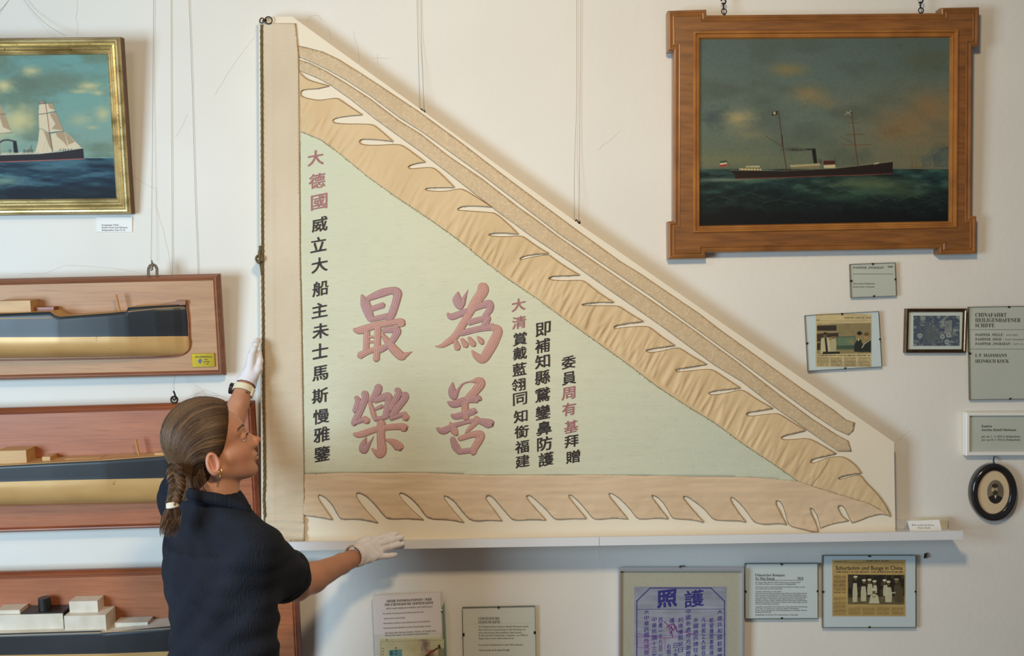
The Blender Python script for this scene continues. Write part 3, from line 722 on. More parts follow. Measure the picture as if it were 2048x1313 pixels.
build_brush([(1,[(150,140,15),(175,200,60),(200,270,55),(215,312,40)]),(1,[(195,165,35),(280,130,50),(360,110,45),(395,125,58),(392,170,50),(360,270,50),(335,305,45)]),(1,[(225,235,35),(300,210,38)]),(1,[(205,312,30),(330,285,36)]),
 (1,[(300,385,30),(380,380,45),(395,400,45),(350,470,40),(290,520,30),(270,530,20)]),
 (0,[(95,378,20),(140,385,48),(250,350,42),(400,325,40),(425,335,55),(438,342,40)]),(0,[(185,400,40),(180,520,38)]),(0,[(135,560,45),(200,530,35),(300,500,30)]),(0,[(200,430,16),(245,430,16)]),(0,[(205,465,16),(245,465,16)]),(0,[(290,410,22),(350,490,50),(420,560,55),(450,555,35),(498,532,4)]),(0,[(262,365,42),(258,480,40),(250,590,40)])], 'zui')
build_brush([(1,[(815,118,8),(812,170,60),(830,215,50),(848,222,25)]),(1,[(885,105,4),(860,160,25),(848,210,30)]),(1,[(742,268,15),(775,290,42),(870,255,38),(990,210,42),(1030,205,55),(1035,240,45),(1000,290,38)]),(1,[(890,330,40),(1010,300,35),(1020,312,40),(990,360,38)]),
 (1,[(835,405,38),(960,375,38),(1060,360,45)]),(0,[(1050,362,40),(1092,385,55),(1070,450,62),(1020,540,62),(985,585,52),(940,560,38),(912,525,12)]),(0,[(795,450,20),(812,500,42),(820,512,32)]),(0,[(840,445,20),(868,485,40),(875,495,30)]),(0,[(890,435,20),(918,475,38),(928,488,28)]),(0,[(950,430,15),(973,455,34),(985,475,25)]),
 (0,[(975,75,55),(990,110,68),(930,200,60),(880,290,48),(800,420,46),(740,470,38),(700,492,24),(658,495,5)])], 'wei')
build_brush([(1,[(110,845,25),(125,880,38),(105,945,38)]),(1,[(165,815,40),(175,850,45),(130,960,45),(100,1020,40),(105,1030,35)]),(1,[(100,1025,32),(160,1003,34)]),(0,[(165,985,25),(188,1015,48)]),(1,[(265,770,46),(262,800,50),(225,860,38),(200,880,15)]),
 (0,[(205,880,25),(230,960,34),(240,995,25)]),(1,[(240,872,35),(325,842,50),(335,880,45),(315,985,42)]),(1,[(245,930,22),(290,910,28)]),(1,[(240,1000,28),(320,985,32)]),(1,[(390,790,30),(405,820,40),(370,890,40),(350,935,35)]),(1,[(440,825,40),(450,850,45),(400,920,42),(355,980,40)]),(1,[(350,995,30),(440,965,32)]),(0,[(440,955,30),(458,995,46)]),
 (0,[(95,1100,18),(140,1105,40),(270,1065,38),(420,1050,42),(448,1066,52)]),(1,[(180,1125,8),(160,1180,45),(167,1210,50),(200,1170,22),(232,1120,4)]),(0,[(320,1140,15),(370,1160,45),(408,1192,58),(414,1205,40)]),(0,[(285,1020,52),(283,1120,52),(290,1215,58),(272,1245,45),(240,1220,25),(218,1200,6)])], 'le')
build_brush([(1,[(778,745,8),(775,800,48),(788,842,45),(815,800,22),(850,755,12),(905,738,12)]),(0,[(905,740,14),(952,732,42),(972,752,60),(940,800,55),(892,850,48),(872,880,38)]),(1,[(745,880,15),(790,895,48),(880,865,45),(950,860,50),(958,862,40)]),(0,[(862,885,48),(870,995,42)]),(1,[(770,970,20),(810,980,42),(920,947,42),(932,945,32)]),
 (1,[(668,1060,12),(715,1080,45),(800,1040,32),(930,1010,30),(1028,1030,58),(1045,1038,48)]),(0,[(760,1020,10),(785,1070,45),(805,1105,30)]),(0,[(935,985,25),(945,1010,36),(890,1070,26),(865,1095,6)]),(1,[(775,1130,30),(800,1190,46),(832,1230,35)]),(0,[(825,1135,32),(920,1105,40),(970,1107,50),(965,1140,50),(930,1200,45),(920,1235,40)]),(1,[(820,1225,34),(918,1215,36)])], 'shan')
# ================================================================ framed pictures and cards
def clips(pl, parent, w=0.004, sides='tblr', us=0.0):
    for sd in sides:
        mb = MB(); hw, hh = pl.w/2, pl.h/2
        if sd in 'tb':
            v = hh*(1 if sd == 't' else -1); s = -1 if sd == 't' else 1
            mb.add(*box(pl.pt(us, v, w/2), pl.ax(), (0.0026, 0.0010, w/2+0.001))); mb.add(*box(pl.pt(us, v+s*0.002, w+0.0006), pl.ax(), (0.0024, 0.0024, 0.0006)))
        else:
            u = hw*(1 if sd == 'r' else -1); s = -1 if sd == 'r' else 1
            mb.add(*box(pl.pt(u, 0, w/2), pl.ax(), (0.0010, 0.0026, w/2+0.001))); mb.add(*box(pl.pt(u+s*0.002, 0, w+0.0006), pl.ax(), (0.0024, 0.0024, 0.0006)))
        mb.obj('clip', METAL_D, parent)
def clip_frame(name, label, cat, q, paper, d=0.012, sides='tblr', glass=True):
    pl = Pl(*q, d, d)
    t = thing(name, label, cat, pl.c)
    hw, hh = pl.w/2, pl.h/2
    mb = MB(); mb.add(*slab(pl, -hw, -hh, hw, hh, -0.006, -0.0005)); mb.obj('backing_board', mat('backing_board', (110, 105, 92), 0.8), t)
    mb = MB(); mb.add(*slab(pl, -hw+.0008, -hh+.0008, hw-.0008, hh-.0008, -0.0005, 0.0)); mb.obj('paper', paper, t)
    if glass:
        mb = MB(); mb.add(*slab(pl, -hw, -hh, hw, hh, 0.0014, 0.0034)); mb.obj('glass', GLASS, t)
        edge = MB(); V, F = rect_frame(pl, [(0, 0.0), (-0.0004, 0.0), (-0.0004, 0.0036), (0.0007, 0.0036), (0.0007, 0.0034)]); edge.add(V, F); edge.obj('glass_edge', GEDGE, t)
    clips(pl, t, 0.0034, sides)
    return pl, t
GEDGE = mat('green_glass_edge', (96, 104, 92), 0.2)
PGREY = mat('grey_card', (205, 203, 195), 0.7, c2=(198, 196, 188), nsc=(6, 6, 6))
PWHITE = mat('white_card', (232, 232, 230), 0.7)
PBLUE = mat('cool_white_card', (214, 220, 226), 0.7)
# --- small caption card under the left painting
pl = Pl((192, 433), (264, 434.5), (264.5, 464), (194, 464.5), 0.004, 0.003)
t = thing('caption_card', 'small white caption card on the wall under the gilt-framed painting', 'caption card', pl.c)
mb = MB(); mb.add(*slab(pl, -pl.w/2, -pl.h/2, pl.w/2, pl.h/2, -0.0035, 0)); mb.obj('card', PWHITE, t)
mb = MB()
put_text(mb, pl, 'Dampfsegler INGO', 203, 452, 237, 3.2, .0004); put_text(mb, pl, 'Reederei Kock und Maßmann', 203.5, 456.8, 255, 3.2, .0004); put_text(mb, pl, 'Heiligenhafen, Ende 19. Jh.', 203.5, 462, 251, 3.2, .0004)
mb.obj('printed_text', INKG, t)
# --- label card under the wooden frame
pl, t = clip_frame('label_card', 'small grey glass-fronted label card hanging under the wooden-framed steamship painting', 'label card', ((1700, 528.6), (1791, 526), (1791.5, 592), (1701, 596)), PGREY)
mb = MB(); w = 0.0004
put_text(mb, pl, 'DAMPFER „INGRABAN“', 1706, 537.8, 1769, 4.3, w); put_text(mb, pl, '1890', 1775, 536, 1785.5, 4.0, w)
mb.add(*px_rect(pl, 1706, 548.2, 1786, 548.9, w)); mb.obj('printed_text', INK, t)
mb = MB(); put_text(mb, pl, 'Himmelsruher Heiligenhafen', 1706, 569, 1750, 3.0, w); put_text(mb, pl, 'Reederei Kock i. Maßmann', 1706, 575.5, 1749, 3.0, w); mb.obj('printed_text', INKG, t)
# --- newspaper clipping (four people with a painting)
NEWS = (212, 186, 140)
pl, t = clip_frame('newspaper_clipping', 'yellowed newspaper clipping with photo of four people, glass clip frame left of blue picture', 'framed clipping', ((1611, 631.5), (1759.5, 623), (1761, 734), (1614, 742.5)), PBLUE)
c = Canvas(1631.5, 628, 1743, 734.5, 2.0); c.fill(NEWS); c.noise(0.12, 30, 12, 3)
def tl(x0, y, x1, lw, col, al=.8): c.line([(x0, y), (x1, y)], lw, col, al)
tl(1633, 642.5, 1742, .5, (120, 100, 70), .8)
c.textcol(1688, 635, 1742, 638, 3.2, (70, 55, 35), .8, 4); c.textcol(1632, 639.5, 1639, 641.5, 3, (70, 55, 35), .8, 5)
c.poly([(1633.5, 650), (1742, 646), (1742, 707), (1634, 709)], (168, 146, 104)); 
sub = (c.Y > 646) & (c.Y < 708) & (c.X > 1634)
c.mix(sub*0.35*fbm(c.X/8, c.Y/8, 9, 3), (90, 78, 52))
for x in range(1680, 1742, 4): c.line([(x, 648), (x+1, 672)], 1.0, (120, 102, 66), .5)
c.poly([(1634, 652), (1673, 651), (1673, 662), (1634, 662)], (58, 46, 38)); c.poly([(1634, 668), (1677, 666), (1677, 674), (1634, 676)], (66, 50, 40)); c.poly([(1634, 687), (1641, 686), (1641, 700), (1634, 701)], (58, 46, 38)); c.poly([(1634, 675), (1642, 675), (1642, 684), (1634, 684)], (70, 50, 42))
c.poly([(1673, 674), (1711, 672), (1711, 700), (1673, 700)], (88, 100, 78)); c.poly([(1675, 676), (1709, 674), (1709, 698), (1675, 698)], (110, 126, 100)); c.blob(1702, 684, 7, 5, (168, 140, 90), .7); c.poly([(1675, 692), (1709, 691), (1709, 698), (1675, 698)], (70, 86, 72))
c.poly([(1642, 680), (1646, 676), (1656, 676), (1660, 682), (1662, 706), (1641, 707)], (206, 190, 150)); c.poly([(1649, 676), (1653, 676), (1656, 704), (1652, 706)], (40, 32, 26)); c.disc(1650, 671, 3.2, 5, (120, 92, 62)); c.disc(1650, 667.5, 3.4, 2.6, (50, 38, 28))
c.poly([(1661, 682), (1665, 678), (1671, 678), (1673, 684), (1672, 703), (1662, 704)], (190, 174, 136)); c.disc(1667, 674, 3, 4, (130, 98, 66)); c.disc(1667, 671, 3, 2.2, (60, 46, 34))
c.poly([(1646, 704), (1680, 704), (1680, 708), (1645, 709)], (46, 38, 30))
c.poly([(1709, 690), (1714, 680), (1722, 680), (1727, 692), (1727, 705), (1708, 704)], (40, 44, 36)); c.disc(1717.5, 671, 3.8, 5, (170, 132, 90)); c.disc(1719, 667, 5, 4, (36, 28, 22)); c.poly([(1715, 678), (1719, 678), (1717, 684)], (220, 205, 165))
c.poly([(1723, 704), (1727, 688), (1735, 681), (1742, 682), (1742, 705)], (38, 42, 34)); c.disc(1732, 674, 4, 6, (178, 140, 98)); c.disc(1733, 669, 5, 3.6, (110, 82, 50)); c.line([(1724, 696), (1729, 688), (1738, 682)], 1.6, (220, 205, 170))
c.textcol(1636, 710.5, 1741, 713.6, 3.2, (60, 46, 30), .9, 8)
for x0, x1 in ((1634, 1658), (1661, 1684), (1688, 1712), (1716, 1741)): c.textcol(x0, 715, x1, 733, 1.7, (110, 92, 66), .65, int(x0))
c.build('newspaper', pl, 0.0005, t, 1.0)
# --- bronze-framed blue picture
pl = Pl((1812, 618), (1934.5, 617.5), (1928.5, 706), (1808.5, 706), 0.022, 0.012)
t = thing('small_framed_picture', 'small bluish picture in a bronze metal frame beside the grey text board', 'framed picture', pl.c)
BRZ = mat('bronze_moulding', (112, 88, 66), 0.28, 0.85, c2=(88, 66, 48), nsc=(30, 30, 30))
mb = MB(); mb.add(*rect_frame(pl, [(0, -.012), (0, .004), (.002, .006), (.004, .0065), (.0065, .0045), (.008, .0045), (.0095, .002), (.0105, 0.0), (.0105, -.012)])); mb.obj('frame', BRZ, t)
mb = MB(); mb.add(*slab(pl, -pl.w/2+.009, -pl.h/2+.009, pl.w/2-.009, pl.h/2-.009, -0.008, -.002)); mb.obj('mat_board', mat('pale_mount', (216, 218, 212), .7), t)
c = Canvas(1826, 631, 1920, 693, 2.0); c.fill((86, 96, 112)); n = fbm(c.X/6, c.Y/6, 31, 4); c.mix(np.clip((n-.5)*7, 0, .85), (168, 166, 160)); n = fbm(c.X/3, c.Y/3, 33, 3); c.mix(np.clip((n-.5)*6, 0, .6), (60, 70, 92))
c.blob(1862, 672, 17, 19, (104, 106, 112), 1.2); c.blob(1862, 655, 12, 5, (110, 112, 116), .8); c.line([(1864, 632), (1862, 692)], .8, (70, 78, 92), .7); c.line([(1828, 672), (1900, 673)], .5, (80, 86, 98), .5)
c.poly([(1891, 642), (1904, 641), (1903, 668), (1894, 672), (1889, 662)], (156, 152, 146), .8); c.blob(1895, 652, 4, 5, (110, 112, 118), .7)
for x, y in ((1840, 672), (1885, 674), (1894, 684), (1897, 671)): c.disc(x, y, 4.8, 4.8, (172, 172, 168)); c.disc(x, y, 2.2, 2.2, (118, 124, 134))
c.mix(((c.X < 1827) | (c.X > 1919) | (c.Y < 632) | (c.Y > 692))*1.0, (214, 218, 216))
c.build('picture', pl, -0.0014, t)
mb = MB(); mb.add(*slab(pl, -pl.w/2+.010, -pl.h/2+.010, pl.w/2-.010, pl.h/2-.010, 0.0004, .0020)); mb.obj('glass', GLASS, t)
# --- big grey text board
pl, t = clip_frame('text_board', 'large grey text board headed CHINAFAHRT at the right edge of the wall', 'text board', ((1938, 615.5), (2098, 611), (2098, 799), (1937.5, 799)), PGREY)
mb = MB()
put_text(mb, pl, 'CHINAFAHRT', 1950.5, 634, 2013, 7.6, w); put_text(mb, pl, 'HEILIGENHAFENER', 1950.5, 644.5, 2041, 7.6, w); put_text(mb, pl, 'SCHIFFE', 1950.5, 655, 1989, 7.6, w)
mb.add(*px_rect(pl, 1940, 659.5, 2094, 660.1, w)); mb.add(*px_rect(pl, 1940, 698.5, 2094, 699.1, w))
for s, y, x1 in (('DAMPFER „WELLE“,', 672.5, 2009), ('DAMPFER „INGO“,', 681.5, 2006), ('DAMPFER „INGRABAN“,', 690.5, 2024)): put_text(mb, pl, s, 1950.5, y, x1, 5.0, w)
put_text(mb, pl, 'I. P. MASSMANN', 1950.5, 714.5, 2014, 6.6, w); put_text(mb, pl, 'HEINRICH KOCK', 1950.5, 726, 2018, 6.6, w)
mb.obj('printed_text', INK, t)
mb = MB()
for s, x, y, x1 in (('KAPT. KOCK', 2013, 672, 2036), ('KAPT. MASSMANN', 2010, 681, 2052), ('KAPT. J. R. MASSMANN', 2027, 690, 2070)): put_text(mb, pl, s, x, y, x1, 2.8, w)
mb.obj('printed_text', INKG, t)
# --- white-framed name plate
pl = Pl((1930.5, 825), (2100, 825), (2100, 911), (1931.5, 912), 0.022, 0.02)
t = thing('name_plate', 'white-framed name plate hanging between the grey text board and the oval portrait', 'framed text', pl.c)
WHF = mat('white_frame_paint', (232, 232, 226), .35)
mb = MB(); mb.add(*rect_frame(pl, [(0, -.018), (0, .004), (.002, .006), (.009, .006), (.011, .003), (.0115, -.003), (.0115, -.018)])); mb.obj('frame', WHF, t)
mb = MB(); mb.add(*slab(pl, -pl.w/2+.01, -pl.h/2+.01, pl.w/2-.01, pl.h/2-.01, -0.012, -.003)); mb.obj('paper', PGREY, t)
mb = MB(); put_text(mb, pl, 'Kapitän', 1963, 855, 1984, 4.6, -.0024); put_text(mb, pl, 'Joachim Rudolf Maßmann', 1963, 862.5, 2032.5, 4.6, -.0024); mb.obj('printed_text', INK, t)
mb = MB(); put_text(mb, pl, 'geb. am  1.  4. 1853 in Heiligenhafen', 1963, 875.5, 2041, 3.8, -.0024); put_text(mb, pl, 'gest. am 24. 2. 1914 in Heiligenhafen', 1963, 882, 2041, 3.8, -.0024); mb.obj('printed_text', INKG, t)
mb = MB(); mb.add(*slab(pl, -pl.w/2+.010, -pl.h/2+.010, pl.w/2-.010, pl.h/2-.010, -0.0008, .0008)); mb.obj('glass', GLASS, t)
# --- oval portrait
pl = Pl((1941.5, 928), (2034.5, 928), (2034.5, 1043.5), (1941.5, 1043.5), 0.024, 0.016)
t = thing('oval_portrait', 'oval black frame with a small sepia portrait of a bearded man in dark suit', 'framed portrait', pl.c)
BLK = mat('black_lacquer', (24, 23, 24), .16, c2=(34, 32, 32), nsc=(20, 20, 20), coat=.4)
V = []; F = []; K = 72; pr = [(0, -.018), (0, .0), (.003, .006), (.008, .009), (.0125, .008), (.017, .003), (.0185, .0035), (.0205, .001), (.0225, -.003), (.0225, -.018)]
for i, (ins, ww) in enumerate(pr):
    for k in range(K):
        a = 2*math.pi*k/K; V.append(pl.pt((pl.w/2-ins)*math.cos(a), (pl.h/2-ins)*math.sin(a), ww))
m_ = len(pr)
for i in range(m_):
    for k in range(K): F.append([i*K+k, i*K+(k+1) % K, ((i+1) % m_)*K+(k+1) % K, ((i+1) % m_)*K+k])
mesh_obj('frame', V, F, BLK, t, smooth=True)
V = [pl.pt((pl.w/2-.021)*math.cos(2*math.pi*k/K), (pl.h/2-.021)*math.sin(2*math.pi*k/K), -.004) for k in range(K)]+[pl.pt((pl.w/2-.021)*math.cos(2*math.pi*k/K), (pl.h/2-.021)*math.sin(2*math.pi*k/K), -.012) for k in range(K)]
mesh_obj('mount', V, [list(range(K))]+[[k, k+K, (k+1) % K+K, (k+1) % K] for k in range(K)], mat('buff_mount', (214, 190, 154), .6), t)
c = Canvas(1973, 959, 2009, 1010, 2.5); c.fill((128, 116, 96)); c.blob(1998, 980, 14, 22, (96, 86, 70), .8)
c.poly([(1973, 1012), (1976, 996), (1984, 991), (1996, 991), (2005, 996), (2009, 1012)], (38, 34, 30)); c.poly([(1988, 990), (1994, 990), (1991, 999)], (205, 196, 172))
c.disc(1989.5, 980, 5.8, 8.5, (176, 156, 122)); c.disc(1990.5, 986.5, 5.4, 5.2, (62, 52, 40)); c.disc(1990, 972.5, 6.4, 4.4, (56, 46, 36)); c.disc(1987.5, 978.5, 1, .6, (60, 50, 40)); c.disc(1992.5, 978.5, 1, .6, (60, 50, 40)); c.line([(1989.5, 979), (1988.6, 983)], .7, (120, 98, 72)); c.blob(1985, 981, 2.4, 4, (214, 196, 150), .6)
e = ((c.X-1991)/16.8)**2+((c.Y-984.5)/23.8)**2; c.mix((e > 1)*1.0, (214, 190, 154)); c.build('photograph', pl, -.0036, t)
mb = MB(); q = smooth_path([P(1988, 914, .004), P(1988, 918, .016), P(1986.5, 922, .02), P(1988, 928, .02)], 14); mb.add(*tube(q, .0016, 6)); mb.obj('hanging_hook', METAL_D, t, smooth=True)
# --- passport in a silver frame
pl = Pl((1236.5, 1138), (1487, 1138.5), (1487, 1505), (1236.5, 1505), 0.03, 0.02)
t = thing('framed_passport', 'blue and violet printed Chinese passport sheet in a thin silver frame below the ledge', 'framed document', pl.c)
SIL = mat('silver_frame', (196, 200, 214), .3, .55)
mb = MB(); mb.add(*rect_frame(pl, [(0, -.018), (0, .004), (.0015, .006), (.0055, .006), (.007, .003), (.0075, -.003), (.0075, -.018)])); mb.obj('frame', SIL, t)
mb = MB(); mb.add(*slab(pl, -pl.w/2+.006, -pl.h/2+.006, pl.w/2-.006, pl.h/2-.006, -0.014, -.004)); mb.obj('mat_board', mat('beige_mount', (190, 181, 166), .8, c2=(184, 175, 160), nsc=(80, 80, 80)), t)
c = Canvas(1268.6, 1174.5, 1453, 1440, 1.5); c.vgrad([(1174, (152, 150, 170)), (1225, (162, 158, 176)), (1313, (172, 172, 190)), (1440, (166, 164, 184))])
c.noise(.10, 24, 9, 6); c.noise(.06, 60, 3, 8)
c.line([(1269, 1273), (1452, 1270)], 1.2, (104, 88, 150), .6); c.blob(1290, 1290, 26, 20, (170, 140, 184), .5)
PUR = (128, 44, 128)
for a, b in (((1275, 1275), (1296, 1275)), ((1275, 1275), (1275, 1296)), ((1296, 1275), (1296, 1296)), ((1275, 1296), (1290, 1296))): c.line([a, b], 1.1, PUR, .45)
c.line([(1274, 1268), (1300, 1273), (1330, 1277), (1345, 1276), (1360, 1274)], 1.6, PUR, .6); c.line([(1355, 1264), (1375, 1266), (1392, 1271)], 2.0, PUR, .6); c.line([(1330, 1276), (1330, 1300)], 2.2, (190, 90, 160), .5); c.line([(1297, 1277), (1297, 1313), (1296, 1360)], 2.4, (190, 90, 160), .3)
for seed in range(9):
    r_ = np.random.default_rng(seed+40); x = 1345+r_.normal(0, 5); y = 1257+r_.normal(0, 6); c.line([(x, y), (x+r_.normal(0, 7), y+r_.normal(0, 7))], 2.0, (120, 36, 120), .8)
c.line([(1339, 1252), (1347, 1248), (1353, 1256), (1344, 1262), (1340, 1266)], 2.0, (120, 36, 120), .8)
for i in range(16):
    r_ = np.random.default_rng(i+90); x = r_.uniform(1272, 1440); y = r_.uniform(1185, 1290); c.line([(x, y), (x+r_.uniform(5, 22), y+r_.uniform(-4, 8))], .5, (110, 100, 120), .5)
c.build('passport_sheet', pl, -.0034, t)
BLU = mat('blue_ink', (52, 50, 132), .7); VIO = mat('violet_ink', (84, 66, 146), .7)
mb = MB()
def pline(mb, pts, wpx, ww):
    for a, b in zip(pts[:-1], pts[1:]):
        a = np.array(a, float); b = np.array(b, float); d = (b-a)/np.linalg.norm(b-a); n_ = np.array([-d[1], d[0]])*wpx/2
        q = np.array([a-n_-d*wpx/2, b-n_+d*wpx/2, b+n_+d*wpx/2, a+n_-d*wpx/2]); u, v = pl.uv(q[:, 0], q[:, 1], ww); mb.add(pl.ptv(u, v, ww), [[0, 1, 2, 3]])
pline(mb, [(1273.5, 1430), (1273.5, 1203), (1300, 1177), (1422, 1177), (1449, 1203.5), (1449, 1430)], 1.8, -.0030); pline(mb, [(1275, 1219.5), (1448, 1219)], .8, -.0030)
mb.obj('printed_border', BLU, t)
def zh(mb, ch, cx, cy, wd, ht, ww, bold=0.0):
    v, f = glyphs(ch, 0.0, 1 if ht < 14 else 3); lo = v.min(0); hi = v.max(0); q = (v-(lo+hi)/2)/np.maximum(hi-lo, .62*(hi-lo).max()); x = q[:, 0]; y = q[:, 1]+.14*q[:, 0]
    for k, (dx, dy) in enumerate(((-bold, -bold), (bold, -bold), (-bold, bold), (bold, bold)) if bold else ((0, 0),)):
        u, vv = pl.uv(cx+dx+x*wd, cy+dy-y*ht, ww+k*.00005); mb.add(pl.ptv(u, vv, ww+k*.00005), f)
mb = MB(); zh(mb, '照', 1334, 1198, 38, 33, -.0030, 1.1); mb.obj('title_character', BLU, t); mb = MB(); zh(mb, '護', 1388, 1198, 38, 33, -.0030, .5); mb.obj('title_character', BLU, t)
mb = MB()
for cx, y0, s, st in ((1439.5, 1225, '大德共和國駐華管理通商事務領事官', 12.6), (1423, 1241, '給發護照事照得', 11), (1407, 1241, '凡持照之人前往', 11), (1391.5, 1241, '本國商民請往大', 12), (1376.5, 1224, '中國各處地方游歷所有經過', 12), (1361, 1241, '利得護照前日', 12), (1344, 1242, '護', 12), (1351, 1292, '日十等', 10), (1337.5, 1294, '右照給', 11), (1321, 1241, '西曆一千九百二十四年十二月', 11), (1308.5, 1240, '中華民國十三年十二月', 12), (1293, 1225, '大中華民國外交部特派江蘇交涉', 11.5)):
    for i, ch in enumerate(s):
        if y0+i*st < 1318: zh(mb, ch, cx, y0+i*st, 9.5 if st > 11 else 8, 9.5, -.0030, .12)
mb.obj('printed_characters', VIO, t)
mb = MB(); mb.add(*slab(pl, -pl.w/2+.0065, -pl.h/2+.0065, pl.w/2-.0065, pl.h/2-.0065, -0.0010, .0008)); mb.obj('glass', GLASS, t)
mb = MB(); mb.add(*tube([P(1361, 1134, .0), P(1361, 1133, .014)], .0022, 8)); mb.add(*tube([P(1361, 1133, .012), P(1361, 1136, .014), P(1362, 1140, .02)], .0016, 6)); mb.add(*tube([P(1359, 1134, .0), P(1359, 1134, .012)], .0016, 6)); mb.obj('nail', METAL_D, t)
# --- passport explanation card
pl, t = clip_frame('explanation_card', 'white typed explanation card in a glass clip frame beside the silver-framed passport', 'text card', ((1490, 1128.5), (1636.5, 1127), (1634.5, 1238), (1489.5, 1237.8)), PBLUE)
mb = MB(); put_text(mb, pl, 'Chinesischer Reisepass', 1510.5, 1153.5, 1569.5, 5.2, w); put_text(mb, pl, 'für Max Bunge', 1510.5, 1160.3, 1549.5, 5.2, w); put_text(mb, pl, '1924', 1594.5, 1160, 1606.5, 5.0, w); mb.add(*px_rect(pl, 1510.5, 1161, 1606.5, 1161.7, w)); mb.obj('printed_heading', INK, t)
mb = MB()
body = ['Max Bunge 1885–1958 fuhr 1909 als Steuermann und Kapitän Fahrt', 'Von 1925 bis 1958 war er Bürgermeister in Heiligenhafen.', '', 'Ein Chinese sprach zur Kaiserhand/Mund und schwarzer Tusche von oben', 'nach unten und von rechts nach links.', '', 'Angeführte Übersetzung von Max Bunge', 'Die große deutsche Staats schreiben, Angestellten im Unternehmen mit der', 'großen Chinesischen Republik nach Max Bunge ausländ. Handelshaus Tanan', 'Dieser Reisepass soll dem Inhaber unsere Passes das die Erweckt Unternehmen', 'Schanghai, Suchau, Mandschurei nach Mangoda besuchen. Max Bunge soll', 'Provinz nach Reisen. Sollten Soldaten mit dem Mirum oder Polizeibeamten', 'Hoffentlich anscheinen Gouverneure werden stürmen, Reise Bunge ersuchte', 'Schützt und Beistand zu gewähren.', '', 'Ausgestellt am dem 1924. der 13. Monats am 3. Tag nach deutscher Zeitrechnung', 'in 13. Jahr, 12. Monat am 3. Tag nach üblicher Zeitrechnung.', 'Großer roter Amtssiegel der Provinzialregierung von Schatung, Tientsin,', 'Siegelung Kommissariat', '', 'Heiligenhafen, im Februar 1971, unterzeichnet von Max Bunge']
y = 1167.0
for s in body:
    if s: put_text(mb, pl, s, 1510.5, y, 1510.5+min(104, len(s)*1.46), 2.5, w); y += 3.55
    else: y += 2.0
mb.obj('printed_text', INKG, t)
# --- sailors clipping
pl, t = clip_frame('newspaper_clipping', 'newspaper clipping with a photo of men in white suits, lower right glass clip frame', 'framed clipping', ((1645.5, 1112), (1833, 1111), (1829.5, 1256), (1643.5, 1255.5)), PBLUE)
c = Canvas(1664.5, 1120.5, 1811, 1233.5, 2.0); c.fill((200, 164, 106)); c.noise(.1, 40, 15, 5)
c.line([(1668, 1126.5), (1808, 1125.8)], .5, (90, 66, 36)); c.textcol(1667, 1123, 1700, 1125.2, 3, (90, 66, 36), .7, 3); c.textcol(1727, 1121.6, 1778, 1125, 3.6, (80, 58, 32), .8, 4); c.textcol(1671, 1143.5, 1806, 1147, 3.6, (50, 36, 22), .8, 6)
c.textcol(1667, 1151, 1692, 1188, 1.6, (92, 68, 40), .75, 7); c.textcol(1667, 1194, 1692, 1231, 1.6, (110, 84, 50), .6, 8)
for x0, x1 in ((1696, 1721), (1724, 1750), (1753, 1779), (1783, 1808)): c.textcol(x0, 1215, x1, 1231, 1.6, (120, 92, 56), .6, int(x0))
c.poly([(1696, 1150), (1809, 1151), (1809, 1210), (1696, 1209)], (44, 36, 28)); mk_ = (c.X > 1696) & (c.X < 1809) & (c.Y > 1150) & (c.Y < 1210)
c.mix(mk_*np.clip((fbm(c.X/7, c.Y/7, 77, 3)-.45)*2.4, 0, .6), (104, 88, 62)); c.poly([(1696, 1196), (1809, 1193), (1809, 1210), (1696, 1209)], (150, 130, 92), .6)
WS = (214, 202, 170); SK = (120, 92, 60)
for hx, hy, bx, by, bw, bh in ((1711, 1157, 1710, 1183, 7, 38), (1728, 1164, 1727, 1186, 8, 30), (1739, 1163, 1740, 1178, 8, 22), (1749, 1166, 1750, 1178, 6, 16), (1769, 1164, 1771, 1180, 7, 22), (1777, 1167, 1777, 1188, 10, 30)):
    c.poly([(bx-bw*.5, by-bh*.42), (bx+bw*.5, by-bh*.42), (bx+bw*.72, by+bh*.1), (bx+bw*.6, by+bh*.58), (bx-bw*.65, by+bh*.58), (bx-bw*.7, by)], WS, .95); c.disc(hx, hy+1, 2.8, 3.6, SK); c.disc(hx, hy-2.6, 4.2, 2.2, (226, 216, 188))
c.poly([(1738, 1208), (1741, 1192), (1748, 1188), (1756, 1192), (1759, 1208)], WS); c.disc(1748, 1184, 3, 4, SK); c.disc(1748, 1180.6, 4.6, 2.2, (226, 216, 188)); c.line([(1744, 1192), (1748, 1196), (1752, 1192)], 1, (60, 50, 40))
c.poly([(1788, 1172), (1798, 1170), (1806, 1180), (1806, 1206), (1790, 1206)], (92, 78, 56)); c.disc(1793, 1163, 3.4, 4.4, SK); c.disc(1793, 1159.4, 5, 2, (170, 152, 116)); c.line([(1768, 1190), (1790, 1186)], 3, WS, .8)
c.build('newspaper', pl, 0.0005, t)
mb = MB(); put_text(mb, pl, 'Schurbohm und Bunge in China', 1671.5, 1140.5, 1805, 7.6, .0009, serif=False, off=0.012); mb.obj('headline', INK, t)
# --- wall plugs and a screw
mb = MB(); mb.add(*tube([P(1851, 1114, 0), P(1851, 1114, .012)], .0035, 10)); mb.add(*tube([P(1850, 1108, .004), P(1849, 1118, .008)], .0022, 8)); mb.add(*tube([P(1853, 1107, .004), P(1853.5, 1111, .01)], .002, 8))
o = mb.obj('wall_hook', METAL_D, smooth=True); tag(o, 'small rusty wall hook above the right end of the lower clipping frame', 'hook')
mb = MB(); mb.add(*tube([P(1795.5, 1043, 0), P(1795.5, 1043, .006)], .0036, 12)); o = mb.obj('screw', METAL_D); tag(o, 'small dull screw head in the wall beside the right end of the board', 'screw')
